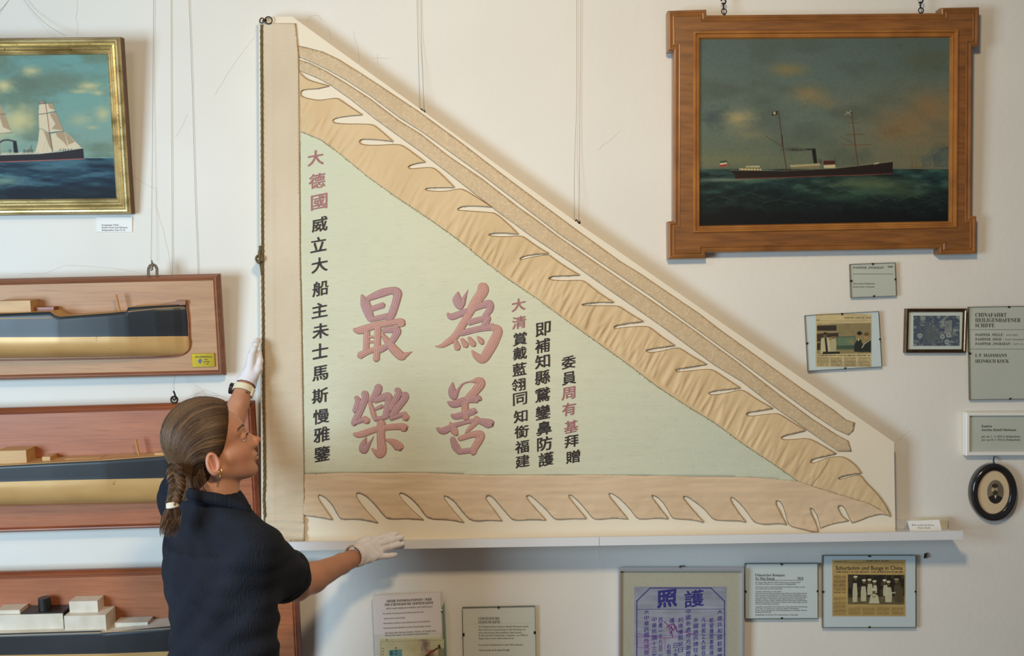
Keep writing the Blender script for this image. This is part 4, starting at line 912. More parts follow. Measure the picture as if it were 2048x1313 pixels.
# --- notice and white block on the ledge
mb = MB(); mb.add(*extrude_px([(1828, 1037.5), (1896, 1036), (1896, 1068), (1828, 1069)], .022, .013)); o = mb.obj('cream_panel', mat('cream_plastic', (214, 208, 184), .5), None); tag(o, 'plain cream panel standing on the ledge behind the small notice', 'panel')
a, b, c_, d_ = P(1815, 1043, .055), P(1878, 1040, .055), P(1886, 1072, .095), P(1823, 1074, .095)
pl = Pl((1815, 1043), (1878.5, 1040), (1885, 1071), (1822, 1073.5), .062, .092)
sh = (P(1822, 1073.5, .092)-P(1815, 1043, .062))
t = thing('notice_card', 'small white folded notice card standing on the right ledge, asking not to touch', 'notice card', pl.c)
def skew(px, py, ww): u, v = pl.uv(px, py, ww); return pl.ptv(u, v, ww)
f_ = skew(np.array([1815, 1878.5, 1885.5, 1822.5]), np.array([1043, 1040, 1071, 1073.5]), 0.0); bk = f_-pl.n*.0008
mesh_obj('card', np.concatenate([f_, bk]), [[3, 2, 1, 0], [4, 5, 6, 7]]+[[i, (i+1) % 4, (i+1) % 4+4, i+4] for i in range(4)], PWHITE, t)
bf = np.array([f_[0], f_[1], f_[1]+np.array([.004, .045, -.0]), f_[0]+np.array([.004, .045, -.0])]); bf[2][2] = f_[2][2]; bf[3][2] = f_[3][2]
mesh_obj('card_back', np.concatenate([bf, bf+np.array([0, .0008, 0])]), [[0, 1, 2, 3], [7, 6, 5, 4]]+[[i, (i+1) % 4, (i+1) % 4+4, i+4] for i in range(4)], PWHITE, t)
mb = MB(); put_text(mb, pl, 'Bitte nicht berühren.', 1824, 1052.5, 1869, 3.6, .0004, serif=False); put_text(mb, pl, 'Vielen Dank', 1835, 1058, 1861, 3.6, .0004, serif=False); mb.obj('printed_text', INKG, t)
# --- acrylic pocket with papers
pl = Pl((747, 1193), (884.5, 1185), (893, 1420), (752, 1424), .030, .022)
t = thing('leaflet_holder', 'clear acrylic wall pocket holding printed sheets headed MEHR INFORMATIONEN, left of the text card', 'leaflet holder', pl.c)
mb = MB(); mb.add(*slab(pl, -pl.w/2, -pl.h/2, pl.w/2+.004, pl.h/2-.034, -.0200, -.0175)); mb.add(*slab(pl, pl.w/2, -pl.h/2, pl.w/2+.006, pl.h/2-.040, -.0200, .0045)); mb.obj('acrylic_back', mat('green_acrylic', (110, 140, 122), .2), t)
mb = MB(); mb.add(*slab(pl, -pl.w/2+.003, -pl.h/2+.003, pl.w/2+.003, pl.h/2, -.010, -.0085)); mb.obj('rear_sheet', mat('dull_white_sheet', (206, 202, 200), .7), t)
mb = MB(); mb.add(*slab(pl, -pl.w/2, -pl.h/2, pl.w/2-.0045, pl.h/2, -.003, -.0005)); mb.obj('front_sheet', mat('white_sheet', (222, 216, 216), .7), t)
def txr(mb, s, x0, y, x1, cap, serif=True, ww=.0004, slope=-.047):
    s2 = ''.join(SERIF.get(ch, ch) for ch in s) if serif else s
    v, f = glyphs(s2, 0.0, 1 if cap < 5 else 2); mn = v[:, 0].min(); mx = v[:, 0].max(); X = x0+(v[:, 0]-mn)/(mx-mn)*(x1-x0); Y = y+(X-x0)*slope-v[:, 1]/.69*cap
    u, vv = pl.uv(X, Y, ww); mb.add(pl.ptv(u, vv, ww), f)
mb = MB(); txr(mb, 'MEHR INFORMATIONEN ÜBER', 773, 1205.8, 863.5, 4.8); txr(mb, 'DIE CHINESISCHE SEIDENFAHNE', 769.5, 1213, 866.5, 4.8); mb.obj('printed_heading', INK, t)
mb = MB()
for s, x0, y, x1 in (('BITTE NACH GEBRAUCH WIEDER ZURÜCKSTELLEN', 772, 1219.8, 865), ('Den wahrhaft Übersetzung der großen Zeichen in der Mitte lautet:', 766, 1229.8, 848), ('„Gutes zu tun ist höchste Freude“', 767, 1239.5, 811), ('Die oder kleinen sämtlichen war nicht schreiben und nur in China nicht lesen:', 767, 1249.2, 860), ('Es hat diese der lange Seidenfahne lässt sich wer davorsteht immer sein fragt:', 767, 1258.7, 862), ('„Dem Kapitän Herrn Massmann deutscher „Welcheart“ der Dampfer Firmen', 769, 1268.5, 873), ('Hafen unterhalb „Ingraban“ sehr vorzügliches Denkmal der Segelsport“', 770, 1273.5, 858)): txr(mb, s, x0, y, x1, 3.0, True)
txr(mb, '—', 766, 1223.6, 870, .9, False); mb.obj('printed_text', INKG, t)
c = Canvas(760, 1279, 888, 1420, 1.4); c.fill((216, 206, 172)); c.noise(.06, 30, 30, 4); c.line([(762, 1284.5), (888, 1281)], .6, (140, 128, 96)); c.line([(762, 1284), (763, 1400)], .7, (140, 120, 90))
c.disc(773.5, 1281, 1.2, 1.2, (40, 36, 30))
c.poly([(778, 1301), (804, 1299.5), (805, 1400), (780, 1400)], (104, 158, 168)); c.poly([(780, 1304), (785, 1303), (786, 1311), (781, 1312)], (44, 96, 130))
for y_ in (1297, 1303, 1309): c.disc(792, y_, 2.2, 1.1, (70, 40, 50)); c.disc(766, y_+1, 1.2, 1.0, (100, 80, 50))
c.blob(850, 1290, 9, 16, (110, 80, 84), .8, 3); c.blob(830, 1296, 18, 14, (200, 176, 140), .6, 4)
c.line([(853, 1312), (866, 1303), (876, 1297)], 3.4, (96, 50, 36)); c.line([(878, 1292), (880, 1298)], 4, (50, 40, 30)); c.blob(862, 1305, 7, 5, (160, 66, 50), .9); c.blob(858, 1314, 12, 6, (86, 60, 44), .9, 5); c.poly([(876, 1300), (888, 1297), (888, 1420), (874, 1420)], (150, 142, 110))
c.build('booklet_cover', pl, .0052, t)
mb = MB(); mb.add(*slab_px(pl, 760, 1279, 888, 1420, .0008, .0050)); mb.obj('booklet', mat('cream_paper', (226, 218, 190), .7), t)
mb = MB(); mb.add(*slab(pl, -pl.w/2, -pl.h/2, pl.w/2+.004, pl.h/2-.115, .0070, .0085)); mb.obj('acrylic_front', GLASS, t)
mb = MB(); mb.add(*slab_px(pl, 880, 1220, 886, 1222.5, .0004, .0020)); mb.obj('clip', WHF, t)
# --- text card "Chinesische Seidenfahne"
pl, t = clip_frame('text_card', 'plain text card headed CHINESISCHE SEIDENFAHNE in a glass clip frame below the left ledge', 'text card', ((925, 1216), (1070.5, 1212.5), (1073, 1400), (928, 1402)), mat('warm_white_card', (222, 216, 208), .7), .014, 't')
for sd, s_ in (('l', -1), ('r', 1)):
    u, v = pl.uv(925 if s_ < 0 else 1071, 1270 if s_ < 0 else 1266, .004); mb = MB(); mb.add(*box(pl.pt(s_*(pl.w/2-.002), float(v), .0042), pl.ax(), (.0032, .0038, .0008))); mb.obj('clip', METAL_D, t)
mb = MB(); txr(mb, 'CHINESISCHE', 956.5, 1240.5, 999, 5.0, slope=-.005); txr(mb, 'SEIDENFAHNE', 956.5, 1247.5, 1000.5, 5.0, slope=-.005); txr(mb, '—', 930, 1249.8, 1068.5, 1.4, False, slope=-.018); txr(mb, 'Gutes zu tun ist höchste Freude', 958.5, 1303, 1019, 3.6, slope=-.005); mb.obj('printed_heading', INK, t)
mb = MB()
for s, y, x1 in (('Der Heiligenhafener Kapitän Rudolf Maßmann erhielt', 1256, 1057), ('diese Fahne als Anerkennung für die Errettung von', 1262, 1051), ('sechs chinesischen Menschenleben (Hohe Beamte).', 1268, 1045), ('Er fuhr mit dem Dampfsegler „Ingraban“ um 1880 für', 1273.5, 1056), ('einige Jahre an der chinesischen Küste.', 1279.5, 1029), ('Die großen Schriftzeichen in der Mitte bedeuten:', 1292.5, 1047)): txr(mb, s, 957, y, x1, 3.4, slope=-.006)
mb.obj('printed_text', INKG, t)
# ================================================================ gilt-framed painting (left)
pl = Pl((-222, 77), (243, 75), (258, 427), (-199, 434), .105, .035)
t = thing('sailing_ship_painting', 'oil painting of a steam sailing ship in a gilt frame at the upper left', 'painting', pl.c)
GILT = mat('worn_gilding', (206, 184, 130), .36, .65, c2=(134, 112, 66), nsc=(6, 26, 26), nrange=(.45, .72), bump=.5, bsc=(60, 160, 160), bdist=.0006, c3=(70, 52, 30), n3=(160, 160, 160), r3=(.62, .75), rvar=.15)
pr = [(0, -.034), (0.0, -.008)]
gp = [(0.001, -.006), (.004, .0), (.008, .004), (.013, .0045), (.017, .001), (.0185, -.004), (.021, -.003), (.0245, -.001), (.028, -.005), (.0295, -.008), (.033, -.007), (.036, -.010), (.0375, -.013), (.041, -.012), (.046, -.015), (.0475, -.020)]
mb = MB(); mb.add(*rect_frame(pl, gp+[(.0475, -.028), (0.001, -.028)])); mb.obj('gilt_moulding', GILT, t)
mb = MB(); mb.add(*rect_frame(pl, [(0.0012, -.034), (-0.0005, -.034), (-.0005, -.0075), (.0012, -.0065)])); mb.obj('frame_side', mat('brown_frame_side', (104, 68, 36), .5, c2=(80, 50, 26), nsc=(30, 30, 4)), t)
c = Canvas(-190, 106, 234, 404, 1.0)
c.vgrad([(106, (96, 142, 142)), (180, (104, 146, 140)), (300, (120, 146, 134)), (316, (116, 150, 140)), (317, (50, 80, 92)), (340, (32, 62, 80)), (404, (14, 24, 38))])
sky = c.Y < 315
c.mix(sky*.8*np.clip((fbm(c.X/70, c.Y/34, 12, 4)-.46)*4, 0, 1), (92, 112, 96))
c.blob(60, 165, 60, 32, (88, 106, 92), .95, 2, .5); c.blob(120, 158, 40, 16, (96, 116, 102), .8, 8, .5)
for x, y, rx, ry, a_ in ((62, 142, 18, 9, .8), (8, 172, 18, 12, .95), (178, 172, 22, 8, .85), (160, 183, 20, 4, .7), (196, 186, 12, 5, .7), (206, 228, 16, 14, .7), (160, 240, 22, 12, .45), (40, 240, 34, 26, .95), (0, 256, 30, 30, .8), (185, 255, 12, 4, .5)): c.blob(x, y, rx, ry, (196, 182, 128), a_, int(x+y), .35)
c.mix(sky*.16*fbm(c.X/2, c.Y/2, 19, 2), (150, 170, 150))
wv = fbm(c.X/48, c.Y/9, 22, 4); c.mix((~sky)*np.clip((wv-.5)*3.2, 0, .55), (74, 116, 128)); c.mix((~sky)*np.clip((.44-wv)*4, 0, .8), (12, 22, 36)); c.blob(10, 362, 34, 10, (130, 160, 140), .75, 5); c.blob(100, 335, 60, 5, (96, 128, 132), .5, 6)
c.mix((c.Y > 372)*.7*np.clip((c.Y-372)/12, 0, 1), (13, 18, 26))
# ship: hull, masts, sails
def S(p): return [(x/5.05, 70+y/5.05) for x, y in p]
c.poly(S([(-950, 1215), (0, 1212), (400, 1200), (600, 1180), (840, 1142), (850, 1255), (400, 1272), (0, 1285), (-950, 1292)]), (38, 32, 34)); c.line(S([(-900, 1290), (0, 1284), (400, 1270), (850, 1252)]), 1.8, (164, 90, 84)); c.line(S([(-900, 1214), (0, 1213), (400, 1199), (620, 1176), (840, 1142)]), 1.3, (200, 196, 176))
c.line(S([(20, 1200), (360, 1190)]), 4, (190, 178, 150), .8)
c.poly(S([(130, 1072), (165, 1070), (185, 1190), (140, 1192)]), (30, 28, 32)); c.line(S([(150, 1076), (80, 1060), (30, 1066), (-40, 1110)]), 3.2, (50, 52, 52), .9)
SAIL = (204, 188, 158); SH = (150, 124, 94)
def sail(p, shade): c.poly(S(p), SAIL); c.poly(S(shade), SH, .75)
sail([(395, 700), (525, 688), (560, 762), (480, 786), (390, 800)], [(480, 692), (525, 688), (560, 762), (500, 740)])
sail([(390, 806), (565, 782), (640, 965), (560, 975), (490, 985), (440, 955), (395, 940)], [(500, 800), (565, 782), (640, 965), (520, 950), (560, 900)])
sail([(398, 945), (490, 985), (535, 1180), (430, 1195), (355, 1190), (385, 1080)], [(440, 968), (490, 985), (535, 1180), (500, 1130)])
sail([(512, 1000), (645, 975), (695, 1155), (600, 1165), (540, 1180)], [(560, 992), (645, 975), (690, 1140), (640, 1080), (580, 1030)])
sail([(650, 965), (700, 1010), (820, 1138), (690, 1160)], [(655, 975), (760, 1080), (690, 1110)])
c.line(S([(460, 690), (490, 900), (500, 1000), (530, 1180)]), 1.3, (130, 62, 44)); c.line(S([(440, 670), (462, 695)]), .9, (70, 50, 40)); c.poly(S([(405, 675), (440, 665), (440, 690), (410, 694)]), (180, 120, 110), .8)
for a_, b_ in (((385, 806), (570, 778)), ((395, 700), (530, 686)), ((490, 990), (645, 972))): c.line(S([a_, b_]), .8, (60, 48, 38))
c.line(S([(530, 690), (640, 960), (840, 1140)]), .7, (80, 70, 54), .8); c.line(S([(480, 1000), (430, 1190)]), .5, (110, 84, 60), .7); c.line(S([(500, 1000), (470, 1190)]), .5, (110, 84, 60), .7)
sail([(-250, 640), (-30, 660), (50, 800), (120, 975), (-100, 1010), (-260, 1000)], [(0, 700), (50, 800), (120, 975), (30, 930), (0, 840)]); c.line(S([(-200, 815), (55, 800)]), 1.0, (90, 66, 44)); c.line(S([(-100, 1003), (130, 985)]), .8, (90, 66, 44)); c.line(S([(-30, 600), (0, 1200)]), 1.2, (110, 60, 44))
for x_ in (95, 110, 240, 255, 280, 297, 318, 330, 610, 640, 660, 690, 720): c.line(S([(x_, 1160 if x_ < 600 else 1150), (x_, 1190 if x_ < 600 else 1170)]), 1.0, (40, 34, 34)); 
c.poly(S([(235, 1185), (300, 1150), (320, 1100), (330, 1185)]), (90, 80, 66), .5)
OILP = mat('oil_paint', (255, 255, 255), .6, attr=True, spec=.22, bump=.25, bsc=(260, 260, 260), bdist=.0004)
c.build('painted_canvas', pl, -.0195, t, 1.0, OILP)
# ================================================================ eared wooden frame with steamship painting (right)
pl = Pl((1336, 21), (1959, 13), (1954, 508), (1336, 518), .062, .038)
t = thing('steamship_painting', 'dark oil painting of a two-masted steamship in an eared brown wooden frame', 'painting', pl.c)
def poly_off(P_, d):
    P_ = np.asarray(P_, float); n = len(P_); area_ = 0.5*np.sum(P_[:, 0]*np.roll(P_[:, 1], -1)-np.roll(P_[:, 0], -1)*P_[:, 1]); sg = 1 if area_ > 0 else -1
    out = []
    for i in range(n):
        a, b, c2 = P_[i-1], P_[i], P_[(i+1) % n]; e1 = (b-a)/np.linalg.norm(b-a); e2 = (c2-b)/np.linalg.norm(c2-b); n1 = np.array([-e1[1], e1[0]])*sg; n2 = np.array([-e2[1], e2[0]])*sg
        m_ = n1+n2; out.append(b+m_*d/(1+n1@n2))
    return np.array(out)
epx = [(1335.5,21),(1413,18.5),(1413.5,30),(1882,25.5),(1882,15),(1959,13.5),(1958,92),(1945.5,93),(1943.5,432),(1953.5,432),(1953,508),(1878,509.5),(1878,497.5),(1412,505.5),(1412,517),(1336.5,518.5),(1336,443),(1347,442.5),(1347.5,101),(1336,101.5)]
e = np.array(epx, float); U, Vv = pl.uv(e[:, 0], e[:, 1], 0.0); E0 = np.stack([U, Vv], 1)
WOODF = mat('walnut_veneer', (146, 94, 46), .4, c2=(112, 70, 34), nsc=(7, 7, 55), rot=.78, dist=.4, nrange=(.3, .7), c3=(98, 60, 30), n3=(9, 9, 90), r3=(.5, .85), spec=.5, bump=.1, bsc=(90, 20, 90))
WOODM = mat('walnut_moulding', (150, 98, 48), .34, c2=(116, 74, 36), nsc=(10, 10, 10), nrange=(.35, .7), coat=.25)
prof = [(-.0, -.038), (0, -.004), (.0015, 0), (.005, .0015), (.008, .0015), (.010, -.001), (.013, -.0015), (.016, .0015), (.0185, .0018), (.020, -.0005)]
V = []; n = len(E0)
for ins, ww in prof:
    q = poly_off(E0, ins)
    for u, v in q: V.append(pl.pt(u, v, ww))
F = []
for i in range(len(prof)-1):
    for k in range(n): F.append([i*n+k, i*n+(k+1) % n, (i+1)*n+(k+1) % n, (i+1)*n+k])
mesh_obj('outer_moulding', V, F, WOODM, t)
ipx = np.array([(1386.6, 62.6), (1916.5, 59.5), (1913.5, 456), (1386.6, 466)], float); Ui, Vi = pl.uv(ipx[:, 0], ipx[:, 1], 0.0); I0 = np.stack([Ui, Vi], 1)
q = poly_off(E0, .0195); loops = [Vector(p) for p in q]+[Vector(p) for p in I0]
r_ = delaunay_2d_cdt(loops, [(i, (i+1) % n) for i in range(n)]+[(n+i, n+(i+1) % 4) for i in range(4)], [], 0, 1e-7)
vo = np.array([v[:] for v in r_[0]]); tri = [list(x) for x in r_[2]]; cen = np.array([vo[x].mean(0) for x in tri]); k_ = inside(q, cen[:, 0], cen[:, 1]) & ~inside(I0, cen[:, 0], cen[:, 1])
Vf = pl.ptv(vo[:, 0], vo[:, 1], -.0006); tri = [x for x, kk in zip(tri, k_) if kk]; tri = [x if np.cross(Vf[x[1]]-Vf[x[0]], Vf[x[2]]-Vf[x[0]])[1] < 0 else x[::-1] for x in tri]
o = mesh_obj('veneered_face', Vf, tri, WOODF, t); sdm = o.modifiers.new('thickness', 'SOLIDIFY'); sdm.thickness = .006; sdm.offset = -1
prof = [(-.0004, -.006), (-.0004, .0015), (.002, .0045), (.006, .0045), (.008, .001), (.009, -.002), (.012, -.002), (.014, .0), (.018, -.001), (.0205, -.006), (.022, -.010), (.022, -.03)]
V = []
for ins, ww in prof:
    for u, v in poly_off(I0, ins): V.append(pl.pt(u, v, ww))
F = []
for i in range(len(prof)-1):
    for k in range(4): F.append([i*4+k, i*4+(k+1) % 4, (i+1)*4+(k+1) % 4, (i+1)*4+k])
mesh_obj('inner_moulding', V, F, mat('golden_brown_moulding', (176, 118, 56), .3, c2=(140, 88, 40), nsc=(10, 10, 10), coat=.2), t)
c = Canvas(1398, 73, 1900, 455, 1.15)
c.vgrad([(73, (82, 98, 94)), (150, (88, 104, 98)), (250, (94, 108, 98)), (330, (98, 106, 86)), (338, (96, 102, 84)), (339, (36, 62, 62)), (370, (28, 50, 50)), (400, (18, 32, 34)), (455, (11, 15, 19))])
sky = c.Y < 338
c.mix(sky*.55*np.clip((c.X-1640)/230, 0, 1)*np.clip((c.Y-140)/90, 0, 1)*np.clip(1.1-(c.Y-250)/200, 0, 1), (138, 112, 74))
c.mix(sky*.5*np.clip((fbm(c.X/90, c.Y/45, 41, 4)-.48)*4, 0, 1), (74, 84, 74))
c.blob(1433, 235, 26, 16, (60, 76, 80), .8, 3); c.blob(1478, 238, 30, 18, (158, 146, 104), .95, 4, .3); c.blob(1505, 268, 40, 12, (142, 134, 96), .7, 5, .4); c.blob(1575, 140, 34, 13, (134, 116, 74), .7, 6, .3); c.blob(1618, 188, 36, 18, (142, 122, 84), .75, 7, .4); c.blob(1650, 205, 30, 12, (128, 112, 78), .5, 8)
c.blob(1805, 255, 60, 35, (136, 110, 74), .65, 9, .5); c.blob(1860, 210, 50, 30, (138, 106, 68), .6, 10, .4); c.blob(1785, 262, 30, 12, (110, 88, 60), .5, 11, .5); c.blob(1850, 120, 60, 40, (84, 84, 60), .5, 12)
c.blob(1540, 260, 60, 18, (88, 100, 94), .6, 21); c.blob(1450, 320, 90, 12, (116, 116, 84), .6, 14)
wv = fbm(c.X/34, c.Y/11, 51, 4)
c.mix((~sky)*np.clip((wv-.52)*3, 0, .6)*np.clip((430-c.Y)/60, 0, 1), (70, 104, 84)); c.mix((~sky)*np.clip((.45-wv)*4, 0, .8), (14, 26, 28))
c.blob(1740, 368, 80, 14, (92, 104, 72), .8, 15, .5); c.blob(1690, 392, 60, 12, (58, 92, 70), .7, 16, .5); c.blob(1800, 385, 60, 14, (70, 86, 62), .6, 17); c.blob(1450, 360, 60, 4, (120, 136, 116), .8, 18, .3)
c.mix((~sky)*np.clip((np.abs(fbm(c.X/22, c.Y/8, 53, 4)-.5) < .018)*1.0, 0, 1)*.12, (84, 116, 100))
for x0_, y0_, w_, h_ in ((1440, 392, 40, 12), (1500, 385, 46, 14), (1560, 398, 50, 12), (1600, 402, 46, 14), (1655, 372, 36, 12), (1690, 380, 40, 12), (1740, 392, 30, 9), (1780, 396, 34, 10), (1825, 392, 38, 12), (1870, 396, 40, 14)):
    yy_ = y0_+h_*np.abs((c.X-x0_)/w_)**.8+3*(noise2(c.X/5, c.Y/9, x0_)-.5); in_ = (np.abs(c.X-x0_) < w_) & (c.Y > yy_); c.mix(in_*.55*np.exp(-(c.Y-yy_).clip(0)/16)*(1-np.abs(c.X-x0_)/w_).clip(0), (15, 26, 27)); c.mix((np.abs(c.Y-yy_) < 1.1)*(np.abs(c.X-x0_) < w_*.7)*.22, (80, 108, 92))
r1 = 418+5*np.sin(c.X/17)+6*np.sin(c.X/41)+20*(fbm(c.X/14, 0*c.Y, 61, 4)-.5)
c.mix((c.Y > r1)*.85*np.clip((c.Y-r1)/16, 0, 1), (12, 16, 19))
def S2(p): return [(1420+x*.2344, 200+y*.2344) for x, y in p]
c.poly(S2([(165, 603), (240, 605), (640, 608), (900, 598), (1060, 588), (1300, 560), (1560, 528), (1558, 628), (1500, 630), (900, 650), (600, 662), (210, 672), (215, 640)]), (36, 26, 24))
c.line(S2([(215, 674), (600, 664), (900, 652), (1300, 640), (1550, 630)]), 1.1, (138, 66, 52)); c.line(S2([(170, 601), (450, 600), (640, 606), (1080, 582), (1300, 558), (1555, 527)]), .8, (150, 142, 110), .8)
c.poly(S2([(250, 583), (440, 588), (440, 603), (250, 601)]), (186, 168, 120)); c.poly(S2([(310, 564), (425, 562), (425, 576), (300, 576)]), (180, 168, 128))
for x_ in (262, 290, 315, 340, 370, 395, 420): c.line(S2([(x_, 586), (x_, 602)]), .8, (60, 48, 36))
c.poly(S2([(680, 556), (940, 542), (940, 562), (690, 574)]), (168, 158, 122)); c.poly(S2([(690, 572), (930, 560), (935, 585), (695, 592)]), (130, 116, 84), .8); c.poly(S2([(968, 520), (1065, 518), (1068, 555), (970, 560)]), (70, 34, 28)); c.poly(S2([(970, 556), (1068, 551), (1070, 580), (972, 582)]), (190, 178, 140))
c.line(S2([(930, 510), (940, 545)]), 1.6, (80, 44, 34)); c.line(S2([(948, 508), (950, 545)]), 1.4, (80, 44, 34)); c.line(S2([(1068, 485), (1072, 552)]), .8, (60, 50, 40)); c.poly(S2([(1400, 540), (1445, 530), (1440, 545), (1398, 552)]), (170, 160, 124))
c.poly(S2([(868, 422), (900, 415), (915, 540), (885, 543)]), (28, 24, 24)); c.line(S2([(890, 418), (840, 425), (780, 428), (700, 430)]), 3.0, (44, 42, 38), .5); c.line(S2([(890, 420), (830, 420)]), 2.6, (34, 30, 30), .8); c.blob(1587, 299, 18, 3.4, (54, 52, 46), .7, 30)
c.line(S2([(583, 95), (612, 300), (620, 390), (655, 606)]), 1.5, (72, 40, 28)); c.line(S2([(612, 300), (622, 400)]), 2.2, (60, 32, 24)); c.line(S2([(480, 312), (618, 400)]), .9, (70, 48, 34)); c.poly(S2([(535, 100), (578, 95), (572, 130), (526, 134)]), (40, 44, 40)); c.disc(1549, 226.5, 2.5, 3, (176, 170, 140)); 
c.line(S2([(1208, 90), (1235, 330), (1245, 430), (1265, 575)]), 1.5, (90, 46, 32)); c.line(S2([(1160, 296), (1320, 294)]), 1.2, (96, 62, 42)); c.line(S2([(1130, 386), (1380, 382)]), 1.2, (110, 70, 48)); c.line(S2([(1180, 195), (1265, 196)]), .9, (96, 68, 46)); c.line(S2([(1115, 310), (1235, 380)]), .8, (80, 56, 38)); c.line(S2([(1150, 128), (1208, 92)]), 1.2, (176, 168, 140), .8); c.line(S2([(1165, 100), (1200, 128)]), 1.4, (176, 168, 140), .8)
for a_, b_ in (((583, 95), (500, 590)), ((583, 100), (720, 560)), ((1208, 95), (1130, 560)), ((1208, 95), (1400, 530)), ((620, 400), (560, 600)), ((1240, 390), (1330, 550)), ((655, 560), (1260, 545))): c.line(S2([a_, b_]), .35, (60, 54, 42), .5)
for x_ in list(range(460, 640, 22))+list(range(1090, 1400, 30)): c.line(S2([(x_, 585-(x_-460)*.03), (x_, 604-(x_-460)*.045)]), .5, (140, 130, 98), .6)
c.line(S2([(460, 582), (640, 588)]), .5, (150, 140, 104), .7); c.line(S2([(1090, 562), (1400, 540)]), .5, (150, 140, 104), .7)
for i_, cc in enumerate(((36, 66, 48), (196, 188, 160), (164, 44, 38))): c.poly(S2([(84, 525+i_*15), (142, 518+i_*15), (145, 533+i_*15), (87, 540+i_*15)]), cc)
c.line(S2([(140, 515), (185, 603)]), .7, (70, 60, 46)); c.line(S2([(0, 632), (90, 628)]), 2, (60, 72, 66), .7)
c.poly(S2([(1905, 572), (1900, 480), (1960, 420), (2040, 390), (2060, 575)]), (60, 76, 76), .6); c.poly(S2([(1815, 575), (1818, 490), (1850, 462), (1890, 480), (1890, 572)]), (66, 80, 76), .5); c.blob(1870, 312, 18, 14, (56, 74, 78), .6, 31); c.blob(1850, 322, 10, 9, (90, 96, 84), .7, 32); c.mix(((c.X > 1848) & (c.Y > 300) & (c.Y < 334))*.35*fbm(c.X/4, c.Y/4, 71, 3), (130, 130, 110)); c.line(S2([(1720, 460), (1725, 575)]), .9, (96, 74, 50), .8); c.line(S2([(1757, 490), (1760, 575)]), .7, (96, 74, 50), .8); c.line(S2([(1715, 572), (1830, 572)]), 2, (104, 82, 54), .7)
c.noise(.05, 3, 3, 90)
c.build('painted_canvas', pl, -.009, t, .95, OILP)
def hook_chain(x, y0, y1, d, label, parent=None):
    mb = MB(); zz = P(x, y1-6, d)
    mb.add(*torus(P(x, y1-5, d), (1, 0, 0), (0, 0, 1), .0075, .0016)); mb.add(*torus(P(x-1, y0+10, d-.004), (.3, .95, 0), (0, 0, 1), .009, .0016)); mb.add(*torus(P(x-1, y0+1, d-.006), (1, 0, 0), (0, 0, 1), .007, .0022, arc=(-2.5, 3.0)))
    q = smooth_path([P(x+2, y1-1, d), P(x+1, y1+3, d), P(x-1, y1+3, d)], 8); mb.add(*tube(q, .0022, 6))
    return mb
for x, y0, y1, s in ((1448, 2, 28, 'left'), (1842, 0, 26, 'right')):
    o = hook_chain(x, y0, y1, .046, s).obj('hanging_hook', METAL_D, t, smooth=True)
def cordline(pts, label, r=.0006, name='hanging_cord', group='hanging cords on the plaster wall'):
    q = np.array(pts, float); q = smooth_path(q, 24); V, F = tube(Pv(q[:, 0], q[:, 1], q[:, 2]), r, 5); o = mesh_obj(name, V, F, STRING, None, smooth=True); return tag(o, label, 'cord', group)
cordline([(308, -60, .006), (306, 200, .006), (303, 525, .02)], 'thin cord running down to the iron strap of the top half model')
cordline([(342, -60, .004), (343, 200, .004), (345, 552, .004)], 'thin cord falling behind the top half model, middle of three')
cordline([(376, -60, .004), (384, 160, .004), (391, 400, .004), (397, 552, .004)], 'slightly slanting thin cord, rightmost of three above the top half model')
cordline([(833, -60, .006), (836, 80, .006), (841, 218, .03)], 'left of two thin cords reaching the upper hook on the board edge')
cordline([(841, -60, .006), (843, 80, .006), (849, 218, .03)], 'right of two thin cords reaching the upper hook on the board edge')
cordline([(1153, -60, .006), (1153, 200, .006), (1149, 330, .01), (1149, 440, .03)], 'left of two thin cords reaching the lower hook on the board edge')
cordline([(1162, -60, .006), (1160, 200, .006), (1159, 330, .01), (1158, 440, .03)], 'right of two thin cords reaching the lower hook on the board edge')
cordline([(24, -40, .012), (60, 15, .012), (95, 50, .03), (130, 71, .055)], 'picture cord slanting down to the gilt frame from upper left')
cordline([(60, -60, .002), (10, 10, .002), (-40, 60, .03)], 'picture cord slanting off to the left above the gilt frame')
cordline([(1450, -60, .02), (1449, -20, .03), (1448, 4, .04)], 'short cord end above the left hook of the wooden frame')
cordline([(1842, -60, .02), (1842, -20, .03), (1841, 2, .04)], 'short cord end above the right hook of the wooden frame')
for x, y, s in ((845, 221, 'upper'), (1155, 443, 'lower')):
    mb = MB(); q = smooth_path([P(x-4, y+1, .045), P(x-3, y-3, .05), P(x, y-1, .052), P(x+2, y+3, .05), P(x+5, y+4, .045), P(x+4, y-1, .045)], 20); mb.add(*tube(q, .0018, 6)); o = mb.obj('board_hook', METAL_D, None, smooth=True); tag(o, 'small dark %s hook on the slanting edge of the mounting board' % s, 'hook')
